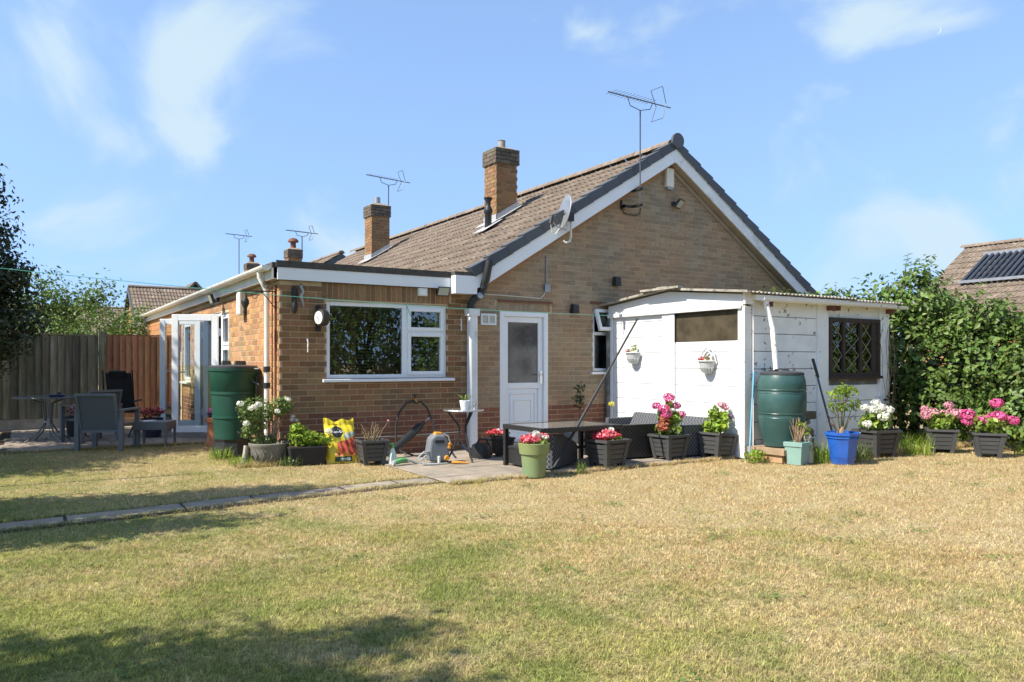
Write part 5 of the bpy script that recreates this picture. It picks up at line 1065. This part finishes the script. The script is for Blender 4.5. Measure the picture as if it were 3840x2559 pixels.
flowerpot('dark pot of dusky white flowers behind the round table', (-1.98, 5.25, .01), [(.14, 0), (.18, .3), (.19, .33), (.17, .31)], 'planter_d', [(0, 0, .42, .17, .15, .10)], 'fl_palepink', 63)
t = rpot('chimney_pot_planter', 'tall terracotta pot of pink flowers beside the green water butt', (-.28, 2.45, 0), [(.15, 0), (.15, .05), (.125, .09), (.12, .34), (.15, .36), (.155, .42), (.13, .43), (.11, .38)], 'terracotta', 22, (.12, .40)); MB().lathe([(.08, .42), (.13, .5), (.12, .5)], 18).build('inner_pot', 'pot_navy', t); mound(t, [(0, 0, .54, .11, .1, .07), (.02, 0, .62, .06, .06, .08)], 120, .04, 'fl_pink', 'flowers', 66, .9); mound(t, [(.06, 0, .60, .09, .08, .12)], 60, .045, 'leaf_dark', seed=67)
flowerpot('grey tub of faded pink flowers seen through the glass door', (-.45, 5.95, .01), [(.16, 0), (.2, .28), (.21, .3), (.19, .28)], 'hose_grey', [(0, 0, .38, .2, .18, .09)], 'fl_palepink', 69, 'leaf_light')

# ============================================================ fence
FN = thing('timber_fence', 'vertical board timber fence with weathered left bay and newer orange bay', 'fence', (-5.2, 7.2, 0))
x = -5.2; k = 0
bm1 = MB().prism([(0, .024), (.124, .024), (.124, .012), (0, -.022)], 0, 1, 'z').mesh('board', 'fence_old'); bm2 = MB().prism([(0, .024), (.118, .024), (.118, .012), (0, -.022)], 0, 1, 'z').mesh('board', 'fence_new')
while x < -1.60:
    link('board', bm1, FN, (x + 5.2, rs.uniform(-.003, .003), .21), (0, 0, -.02), (1, 1, 1.56 + rs.uniform(-.008, .008))); x += .125
x = -1.37
while x < -.12: link('board', bm2, FN, (x + 5.2, rs.uniform(-.003, .003), .16), (0, 0, -.02), (.94, 1, 1.62)); x += .112
MB().box(0, 3.68, .026, .034, .2, 1.77).build('backing', 'fence_old', FN); MB().box(3.82, 5.17, .026, .034, .16, 1.78).build('backing', 'fence_new', FN); MB().box(-.03, 3.68, .0, .05, -.05, .205).build('gravel_board', 'concrete', FN); MB().box(3.80, 5.17, .0, .04, -.05, .155).build('gravel_board', 'wood', FN)
for px in (-.02, 1.8, 3.69): MB().box(px, px + .11, -.02, .09, -.1, 1.86).build('post', 'fence_old', FN)
MB().box(-.05, 3.68, -.01, .04, 1.775, 1.80).build('top_rail', 'fence_old', FN); MB().box(3.81, 5.17, -.01, .04, 1.785, 1.81).build('top_rail', 'fence_new', FN)
for z in (.5, 1.4): MB().box(0, 5.15, .036, .08, z, z + .08).build('back_rail', 'fence_old', FN)

# ============================================================ neighbouring houses
def slope_tiles(parent, o, up, along, nu_, na, mat='tile'):
    X = Vector(up).normalized(); Y = Vector(along).normalized(); Z = X.cross(Y); b = Matrix((X, Y, Z)).transposed().to_4x4(); m = MB()
    for i in range(nu_):
        for j in range(na):
            mt = Matrix.Translation(Vector(o) + X * (i * TG) + Y * (j * TW)) @ b @ Matrix.Rotation(rs.uniform(-.008, .008), 4, 'Y'); m.add([mt @ Vector(q) for q in tb.v], tb.f)
    return tag(m.build('roof_tiles', mat, parent), kind='stuff')
def ridge_run(parent, p0, p1):
    d = Vector(p1) - Vector(p0); L_ = d.length; k = 0.0
    while k < L_ - .2: link('ridge_tile', rmm, parent, Vector(p0) + d.normalized() * k, (0, 0, math.atan2(d.y, d.x) - math.pi / 2)); k += .45
def bungalow_y(label, xc, y0, y1, zr, hw, ms, wall, tiles=True):       # ridge along y
    t = thing('neighbour_bungalow', label, 'house'); ze = zr - hw * ms
    MB().box(xc - hw + .3, xc + hw - .3, y0 + .15, y1 - .15, -.1, ze).prism([(xc - hw + .3, ze), (xc + hw - .3, ze), (xc, zr - .3)], y0 + .15, y1 - .15).build('wall', wall, t)
    rf = MB().prism([(xc - hw, ze - .05), (xc, zr - .05), (xc + hw, ze - .05), (xc + hw, ze - .14), (xc, zr - .16), (xc - hw, ze - .14)], y0, y1).build('roof', 'felt', t)
    L_ = hw * math.hypot(1, ms); nu_ = int(L_ / TG)
    slope_tiles(rf, (xc - hw, y0, ze - .04), (1, 0, ms), (0, 1, 0), nu_, int((y1 - y0) / TW)); slope_tiles(rf, (xc + hw, y1, ze - .04), (-1, 0, ms), (0, -1, 0), nu_, int((y1 - y0) / TW))
    ridge_run(rf, (xc, y0, zr - .04), (xc, y1, zr - .04))
    for s in (-1, 1): MB().prism([(xc, zr - .08), (xc + s * hw, ze - .1), (xc + s * hw, ze - .28), (xc, zr - .28)], y0 - .03, y0 - .004).build('bargeboard', 'verge' if wall == 'white_wall' else 'upvc', t)
    for k in range(2):
        w = MB(); cx_ = xc - 1.6 + 3.2 * k; w.box(cx_ - .6, cx_ + .6, y0 + .1, y0 + .149, 1.0, 2.1); w = w.build('window', 'upvc', t); MB().box(cx_ - .53, cx_ + .53, y0 + .09, y0 + .099, 1.07, 2.03).build('pane', 'glass', w)
    return t
def stack(parent, x, y, zt, zb, w=.5, pot='rust'):
    c = chimney(parent, x - w / 2, x + w / 2, y - w / 2, y + w / 2, zb, zt, zt - .32)
    MB().lathe([(.11, 0), (.10, .25), (.12, .27)], 12, (x, y, zt)).lathe([(.2, .27), (.19, .33), (.12, .40), (.02, .42)], 12, (x, y, zt)).build('chimney_pot', pot, c, True)
nb = bungalow_y('neighbouring bungalow with white gable just behind the tiled roof', 6.85, 16.9, 22.4, 5.2, 3.9, .63, 'white_wall'); stack(nb, 5.7, 18.9, 5.45, 4.0)
aerial('television aerial on the neighbouring chimney with round pot', (6.03, 18.9, 5.1), .85, 1.3, R(10), 10, tilt=.0, r=.016)
nb3 = bungalow_y('far bungalow with round chimney pot mostly hidden behind the flat roof', 7.0, 24.0, 33, 5.0, 3.9, .63, 'brick'); stack(nb3, 5.72, 25.2, 5.62, 4.0, .52)
aerial('stacked pair of television aerials beside the far chimney', (5.2, 25.3, 4.9), 1.75, 1.2, R(10), 8, tilt=0, r=.016)
aerial('television aerial strapped to the second brick chimney of the bungalow', (5.47, 9.42, 4.95), 1.02, 1.3, R(5), 10, tilt=-.03, r=.012)
nr_ = bungalow_y('neighbouring bungalow behind the hedge with solar tubes on its roof', 23.0, -11.0, 3.75, 5.0, 3.9, .65, 'brick')
pz = lambda x: 5.0 - .65 * (23 - x) + .12
sp2 = MB().beam((22.15, -4.0, pz(22.15)), (22.15, 2.72, pz(22.15)), .14, .1).build('solar_header', 'grey_metal', nr_, True)
for k in range(38): MB().tube([(22.1, 2.62 - k * .17, pz(22.1)), (20.75, 2.62 - k * .17, pz(20.75))], .052, 7).build('solar_tube', 'solar', nr_, True)
MB().beam((20.72, -4.0, pz(20.72)), (20.72, 2.72, pz(20.72)), .08, .08).build('solar_rail', 'grey_metal', nr_)
def house_x(label, x0, x1, yr, zr, hw, ms, wall):
    t = thing('neighbour_house', label, 'house'); ze = zr - hw * ms
    MB().box(x0 + .15, x1 - .15, yr - hw + .3, yr + hw - .3, -.1, ze).prism([(yr - hw + .3, ze), (yr + hw - .3, ze), (yr, zr - .3)], x0 + .15, x1 - .15, 'x').build('wall', wall, t)
    rf = MB().prism([(yr - hw, ze - .05), (yr, zr - .05), (yr + hw, ze - .05), (yr + hw, ze - .14), (yr, zr - .16), (yr - hw, ze - .14)], x0, x1, 'x').build('roof', 'felt', t)
    slope_tiles(rf, (x1, yr - hw, ze - .04), (0, 1, ms), (-1, 0, 0), int(hw * math.hypot(1, ms) / TG), int((x1 - x0) / TW)); ridge_run(rf, (x0, yr, zr - .04), (x1, yr, zr - .04))
    for s in (-1, 1): MB().prism([(yr, zr - .08), (yr + s * hw, ze - .1), (yr + s * hw, ze - .3), (yr, zr - .3)], x0 - .03, x0 - .004, 'x').build('bargeboard', 'verge', t)
    for k in range(3):
        cx_ = x0 + (x1 - x0) * (k + .5) / 3; w = MB().box(cx_ - .6, cx_ + .6, yr - hw + .25, yr - hw + .299, 1.0, 2.1).build('window', 'upvc', t); MB().box(cx_ - .53, cx_ + .53, yr - hw + .24, yr - hw + .249, 1.07, 2.03).build('pane', 'glass', w)
    return t
ha = house_x('tiled roof house beyond the fence left of the flat roof gutter', 1.55, 13, 32.4, 5.02, 4.0, .62, 'brick')
dg = MB().prism([(4.0, 4.55), (5.3, 4.55), (4.65, 5.32)], 32.5, 35.0).build('rear_gable', 'dark_wood', ha)
for s in (-1, 1): MB().beam((4.65, 33.5, 5.36), (4.65 + s * .85, 33.5, 4.42), 2.4, .1, (0, 0, 1)).build('rear_roof', 'tile', dg)
house_x('low tiled roof house half hidden by light green trees', -8, 3.2, 44, 4.66, 4.0, .55, 'brick')

# ============================================================ vegetation
tree('evergreen_tree', 'dark dense evergreen tree at the left edge before the fence', (-4.0, 4.9, 0), [(-3.5, 4.9, 1.75, .9, .9, .72), (-3.55, 4.7, 2.45, .82, .85, .65), (-3.9, 4.8, 3.2, .75, .8, .65), (-4.0, 4.8, 4.0, .78, .75, .6), (-3.05, 4.75, 2.65, .42, .4, .42), (-2.95, 4.9, 1.95, .45, .5, .45), (-4.1, 5.0, 4.8, .7, .7, .5), (-3.3, 4.9, 3.95, .36, .4, .34), (-3.2, 4.9, 3.25, .36, .4, .3)], 21000, .085, 'leaf_dark', 71, .12, clump=1000, cr=.22, shell=.2)
tree('border_tree', 'bushy dark tree beyond the left lawn edge, out past the terrace', (-5.3, 2.9, 0), [(-5.3, 2.5, 2.2, 1.1, 1.2, .9), (-5.0, 2.8, 3.4, 1.2, 1.2, .8), (-5.2, 3.2, 4.4, 1.2, 1.2, .8), (-5.1, 1.7, 2.7, .9, .8, .7), (-5.2, 3.4, 5.3, 1.0, 1.0, .5), (-5.3, .9, 2.6, .9, .55, .5)], 20000, .13, 'leaf_dark', 72, .12, clump=1600, cr=.5)
tree('border_tree', 'tall dark conifer in the corner behind the round table', (-4.9, 6.2, 0), [(-4.8, 6.1, 2.0, .9, .8, 1.0), (-4.8, 5.9, 3.4, .9, 1.0, .9), (-4.8, 5.7, 4.5, .9, 1.0, .8), (-4.8, 5.7, 5.5, .7, .8, .6)], 12000, .12, 'leaf_dark', 77, .12, clump=1200, cr=.4)
tree('border_tree', 'small round tree left of the garden path', (-5.3, -2.3, 0), [(-5.2, -2.0, 2.6, .9, .7, .6), (-5.2, -2.2, 3.6, .95, .6, .6), (-5.0, -2.1, 4.5, .65, .45, .4), (-5.0, -3.2, 2.7, .7, .35, .5), (-5.0, -3.3, 3.6, .5, .25, .35)], 12000, .11, 'leaf_light', 73, .09, clump=640, cr=.28)
tree('border_tree', 'tall spreading tree left of the lawn near the camera side', (-7.0, -7.0, 0), [(-6.4, -6.1, 4.0, .55, .5, .5), (-6.5, -5.9, 3.1, .6, .4, .4), (-6.4, -6.35, 5.15, .42, .35, .36), (-6.4, -6.75, 4.3, .6, .5, .5), (-6.5, -7.05, 5.35, .42, .38, .34), (-6.6, -7.2, 4.9, .6, .5, .45), (-6.4, -7.9, 4.6, .7, .6, .5), (-6.5, -8.3, 3.6, .8, .7, .6), (-6.5, -7.0, 3.0, .7, .6, .5)], 11500, .12, 'leaf_light', 74, .14, clump=330, cr=.24)
tree('light_tree', 'loose yellow green tree beyond the fence beside the dark evergreen', (-2.1, 13.0, 0), [(-2.55, 13.0, 3.0, .7, .6, .55), (-1.7, 13.0, 2.7, .8, .7, .45), (-1.05, 12.9, 2.95, .4, .4, .35), (-2.2, 13, 2.3, 1.0, .7, .5)], 3800, .10, 'leaf_light', 75, .07, clump=240, cr=.3)
tree('light_tree', 'rounded green shrub tree beyond the fence below the tiled roof', (-.95, 12.2, 0), [(-1.2, 12.2, 1.95, .75, .6, .55), (-.4, 12.2, 2.1, .62, .55, .55), (-2.0, 12.4, 1.8, .7, .6, .45)], 4200, .09, 'leaf_hedge', 76, .06, clump=280, cr=.25)
# hedge along the right boundary
hb_ = [(9.45, -1.6, 1.2, .85, 1.0, 1.25), (9.75, -2.6, 1.2, .95, .9, 1.45), (9.9, -3.4, 1.1, .9, .9, 1.08), (10.1, -4.4, .95, .95, .95, .92), (10.4, -5.6, 1.0, 1.0, 1.0, 1.1), (10.5, -7.0, 1.0, 1.0, 1.0, 1.05), (9.65, -2.55, 2.2, .6, .55, .55), (9.2, -1.2, 2.05, .8, .6, .42), (8.75, -.7, 2.2, .6, .5, .22), (9.35, -3.2, .55, .6, .6, .55), (9.5, -4.3, .5, .6, .6, .5), (10.1, -3.5, 1.85, .55, .5, .35)]
hd = thing('hedge', 'tall leafy green hedge along the right garden boundary', 'hedge', (9.8, -3.5, 0)); O_ = np.array([9.8, -3.5, 0])
P, N_ = blobpts(hb_, 26000, 81, .72, 1.0, 2600, .16); P -= O_; kp = (P[:, 2] > .02) & ~((P[:, 0] + 9.8 < 8.5) & (P[:, 2] < 2.18)); tag(leaves(P[kp], N_[kp], .10, 'leaf_hedge', 'foliage', hd, asp=.6, jit=.45, seed=82, droop=.5), kind='stuff')
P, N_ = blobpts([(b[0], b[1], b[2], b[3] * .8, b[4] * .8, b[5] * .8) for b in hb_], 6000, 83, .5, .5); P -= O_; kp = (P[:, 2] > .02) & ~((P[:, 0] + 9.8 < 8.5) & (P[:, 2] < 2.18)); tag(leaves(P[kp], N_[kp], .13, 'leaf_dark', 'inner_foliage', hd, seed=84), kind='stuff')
P, N_ = blobpts(hb_, 2600, 86, .97, 1.25, 420, .14); P -= O_; kp = (P[:, 2] > .5) & ~((P[:, 0] + 9.8 < 8.5) & (P[:, 2] < 2.18)); tag(leaves(P[kp], N_[kp], .085, 'leaf_light', 'young_leaves', hd, asp=.5, jit=.5, seed=87), kind='stuff')
m = MB()
for b in hb_[:6]:
    for _ in range(3):
        x, y = b[0] - 9.8 + rs.uniform(-.3, .3), b[1] + 3.5 + rs.uniform(-.3, .3); m.tube([(x, y, -.1), (x + rs.uniform(-.2, .2), y, .8), (x + rs.uniform(-.3, .3), y + rs.uniform(-.2, .2), 1.7)], [.03, .022, .01], 6)
tag(m.build('branches', 'bark', hd), kind='stuff')
m = MB().tube([(-.35, 1.0, 2.4), (-.4, .95, 2.75), (-.38, .9, 3.05)], [.01, .007, .003], 5); m.build('shoot', 'stem', hd)
P = np.array([(-.35 - .05 * (k / 18) + (.06 if k % 2 else -.06), .97 - .07 * k / 18, 2.45 + .6 * k / 18) for k in range(18)]); leaves(P, np.tile([[0, 0, 1.]], (18, 1)), .09, 'leaf_hedge', 'shoot_leaves', hd, seed=85, jit=.2)
# trees across the bottom of the garden, mirrored in the windows
for i, (x, y, s) in enumerate(((-4.5, -19, 1.2), (-.5, -20.5, 1.35), (4.0, -19.5, 1.15), (8.5, -19, 1.3), (12.5, -15, 1.1))):
    tree('boundary_tree', ['broad tree at the bottom of the garden, far left', 'tallest tree at the bottom of the garden', 'middle tree at the bottom of the garden', 'leaning tree at the bottom of the garden right', 'corner tree at the bottom right of the garden'][i], (x, y, 0), [(x, y, 1.7 * s, 2.0 * s, 1.4, 1.5 * s), (x + .8, y, 3.4 * s, 1.6 * s, 1.3, 1.3 * s), (x - .9, y + .3, 3.0 * s, 1.3 * s, 1.2, 1.2 * s), (x + 2.2, y + .2, 1.5, 1.2, 1.0, 1.5), (x - 2.0, y - .2, 1.6, 1.2, 1.0, 1.6)], 7500, .24, 'leaf_hedge', 90 + i, .16, None, 700, .6)
# weeds and tufts around pots and walls
r5 = random.Random(9)
for i, (x, y, n_, rad, h_, mt_, lab) in enumerate(((-.5, -.12, 90, .14, .16, 'leaf_lime', 'tuft of long grass at the foot of the log edging'), (.02, -.42, 70, .16, .14, 'leaf_rose', 'tuft of long grass before the stone planter'), (-.55, .75, 90, .16, .18, 'leaf_lime', 'tuft of long grass at the foot of the green water butt'), (.88, -.62, 40, .12, .08, 'leaf_dry', 'dry weeds beside the compost bag'),
        (5.75, -3.62, 140, .16, .30, 'leaf_lime', 'tall weeds between the teal pot and blue pot'), (6.42, -3.72, 190, .22, .24, 'leaf_rose', 'clump of green grass right of the blue pot'), (7.62, -3.75, 220, .26, .30, 'leaf_lime', 'clump of pale weeds between white hydrangea and hedge'), (2.62, -2.86, 30, .06, .16, 'leaf_light', 'wisp of grass at the foot of the clothes prop'), (8.8, -4.7, 120, .2, .2, 'leaf_lime', 'weeds below the hedge beside magenta hydrangea'))):
    t = thing('grass_clump', lab, 'grass clump', (x, y, 0)); grassy(t, n_, rad, h_, mt_, seed=100 + i, name='blades'); mound(t, [(0, 0, h_ * .35, rad, rad, h_ * .35)], int(n_ * .8), .03, mt_, 'leaves', 120 + i)
t = thing('weed_plant', 'broad leaved green weed at the foot of the shed post', 'weed', (5.05, -3.24, 0)); mound(t, [(0, 0, .09, .14, .12, .08)], 120, .06, 'leaf_lime', seed=131); grassy(t, 40, .2, .08, 'leaf_rose', seed=132, name='blades')
# bindweed on the right post of the shed
t = thing('climbing_vine', 'thin dry vine climbing the right corner post of the shed', 'vine', (8.3, -2.97, 0)); m = MB()
for k in range(7):
    x = r5.uniform(-.12, .2); pp = [(x, 0, 0)]
    for q in range(7): pp.append((pp[-1][0] + r5.uniform(-.07, .07), -.0 - r5.uniform(0, .03), pp[-1][2] + r5.uniform(.2, .3)))
    m.tube(pp, .004, 4)
m.build('stems', 'stem_dry', t); mound(t, [(-.1, -.03, .62, .08, .03, .14), (.1, -.03, 1.4, .08, .04, .5), (.15, -.04, .8, .1, .05, .5)], 110, .06, 'leaf_dark', seed=133)

# ============================================================ lawn grass
def in_patio(x, y):
    a = (x > 1.0) & (x < 5.24) & (y > -2.79) & (y < 0)
    b = (x > -4.6) & (x < 1.03) & (y > pyc(x) - .165 + .02 * np.sin(x * 5) + .015 * np.sin(x * 13)) & (y < pyc(x) + .15 + .02 * np.sin(x * 4.1) + .015 * np.sin(x * 17))
    c = (x > -3.1) & (x < 0) & (y > 2.97)
    d = (x > -.02) & (y > -.0); e = (x > 5.1) & (x < 8.45) & (y > -3.0)
    return a | b | c | d | e
def blades(n, x0, x1, y0, y1, h, w, seed, dens=None):
    r = np.random.default_rng(seed); x = r.uniform(x0, x1, n); y = r.uniform(y0, y1, n); k = ~in_patio(x, y)
    k &= ((y + x * 0) < np.where(x < 0, 3.1, np.where(x < 1.0, -.25, np.where(x < 5.2, -2.72 + .06 * np.sin(x * 7), -3.25)))) 
    if dens is not None: k &= dens(x, y, r)
    x, y = x[k], y[k]; n = len(x); a = r.uniform(0, 6.283, n); hh = h * r.uniform(.45, 1.25, n); ln = r.uniform(.3, 1.8, n) * hh; ww = w * r.uniform(.6, 1.3, n)
    cell = np.abs(np.sin(np.floor(x / .045) * 12.9898 + np.floor(y / .045) * 78.233) * 43758.5453) % 1; cell2 = np.abs(np.sin(np.floor(x / .15) * 39.3 + np.floor(y / .15) * 11.1) * 24634.63) % 1; hh = hh * (.45 + .85 * cell + .35 * cell2); ln = ln * (.6 + .8 * cell)
    b = np.stack([x, y, np.full(n, -.013)], 1); dx, dy = np.cos(a), np.sin(a); t_ = b + np.stack([dx * ln, dy * ln, hh], 1); s = np.stack([-dy, dx, np.zeros(n)], 1) * ww[:, None] / 2
    return np.stack([b - s, b + s, t_], 1).reshape(-1, 3)
dist = lambda x, y: np.hypot(x + 2.74, y + 9.99)
V = np.concatenate([blades(800000, -4.6, 9.4, -9.6, 3.1, .020, .0048, 1), blades(620000, -3.6, 5.0, -9.2, -3.0, .018, .004, 2, lambda x, y, r: (dist(x, y) < 6.2) & (dist(x, y) > 1.6))])
def edge(n, x0, x1, yf, h, seed):
    r = np.random.default_rng(seed); x = r.uniform(x0, x1, n); y = yf(x) + r.normal(0, .022, n); dz = r.uniform(.5, 1.4, n) * h; a = r.uniform(0, 6.283, n); b = np.stack([x, y, np.full(n, -.012)], 1)
    s_ = np.stack([-np.sin(a), np.cos(a), 0 * a], 1) * .0035; t_ = b + np.stack([np.cos(a) * dz * .9, np.sin(a) * dz * .9, dz], 1); return np.stack([b - s_, b + s_, t_], 1).reshape(-1, 3)
V = np.concatenate([V, edge(5000, -4.6, 1.0, lambda x: pyc(x) + .165 + .02 * np.sin(x * 4.1) + .015 * np.sin(x * 17), .035, 5), edge(4000, -4.6, 1.0, lambda x: pyc(x) - .18 + .02 * np.sin(x * 5) + .02 * np.sin(x * 13), .03, 6), edge(7000, 1.0, 5.2, lambda x: -2.76 + .03 * np.sin(x * 9) + .02 * np.sin(x * 23), .045, 7), edge(5000, 5.2, 9.3, lambda x: -3.3 - (x > 6.6) * .35 + .06 * np.sin(x * 5), .09, 8), edge(3500, -3.1, -.1, lambda x: 2.93 + .03 * np.sin(x * 8), .05, 9), edge(1500, -.6, 1.0, lambda x: -.3 + .03 * np.sin(x * 8), .07, 10)])
V = np.concatenate([V] + [edge(60, 1.1, 5.0, (lambda yy: lambda x: yy + 0 * x)(yy), .03, 20 + i) for i, yy in enumerate((-2.32, -1.72, -1.12))] + [edge(260, 1.0, 2.2, lambda x: -1.15 + .25 * np.sin(x * 6), .04, 30)])
gm_ = npmesh('grass', V, np.arange(len(V)).reshape(-1, 3), 'grass', 3); go = bpy.data.objects.new('grass', gm_); COL.objects.link(go); tag(go, 'short dry straw coloured lawn grass with green patches', 'grass', None, 'stuff')

rw = np.random.default_rng(55); WP = []
for _ in range(70):
    cx_, cy_ = rw.uniform(-3.2, 8.5), rw.uniform(-8.6, -3.3); k = int(rw.integers(12, 45)); WP.append(np.stack([cx_ + rw.normal(0, .07, k), cy_ + rw.normal(0, .05, k), rw.uniform(.004, .018, k)], 1))
WP = np.concatenate(WP); wo_ = leaves(WP, np.tile([[0, 0, 1.]], (len(WP), 1)), .022, 'leaf_rose', 'lawn_weeds', None, asp=.8, jit=.35, seed=56); tag(wo_, 'small clover and weed patches scattered through the lawn', 'weeds', None, 'stuff')
mo = bpy.data.materials.new('moon'); mo.use_nodes = True; mo.node_tree.nodes.clear(); me_ = mo.node_tree.nodes.new('ShaderNodeEmission'); me_.inputs[0].default_value = (.72, .86, 1, 1); me_.inputs[1].default_value = .5; mo.node_tree.links.new(me_.outputs[0], mo.node_tree.nodes.new('ShaderNodeOutputMaterial').inputs[0])
MT['moon'] = mo; m = MB(); n = 14; rad = 19.0
v = [(math.sin(math.pi * i / n) * rad * q, -math.cos(math.asin(min(1, q * .99))) * rad * .3, math.cos(math.pi * i / n) * rad) for i in range(n + 1) for q in (.62, .8, 1.0)]
m.add(v, [(3 * i + q, 3 * i + q + 1, 3 * i + q + 4, 3 * i + q + 3) for i in range(n) for q in (0, 1)]); mn = m.build('moon', 'moon', None, True); mn['kind'] = 'structure'
mn.location = (3952.5, 2240.6, 1697.8); mn.rotation_euler = (0, R(12), -.5564 - .49)
GR = {'planter': 'dark slatted planters along patio and border', 'water_butt': 'green plastic water butts', 'tv_aerial': 'television aerials on the roofs', 'border_tree': 'trees along the left border', 'boundary_tree': 'trees at the bottom of the garden', 'grass_clump': 'grass and weed clumps round the pots', 'wall_basket': 'half round baskets on the shed wall', 'security_light': 'floodlights on the bungalow walls', 'neighbour_bungalow': 'neighbouring bungalows', 'neighbour_house': 'houses beyond the fence', 'flower_pot': 'flower pots about the garden', 'garden_armchair': 'grey armchairs on the terrace', 'rattan_sofa': 'rattan seating on the patio', 'light_tree': 'light green trees beyond the fence', 'line_cleat': 'white cleats on the brick wall'}
for o in bpy.data.objects:
    if o.parent is None and o.get('category'):
        g = GR.get(o.name.split('.')[0])
        if g: o['group'] = g
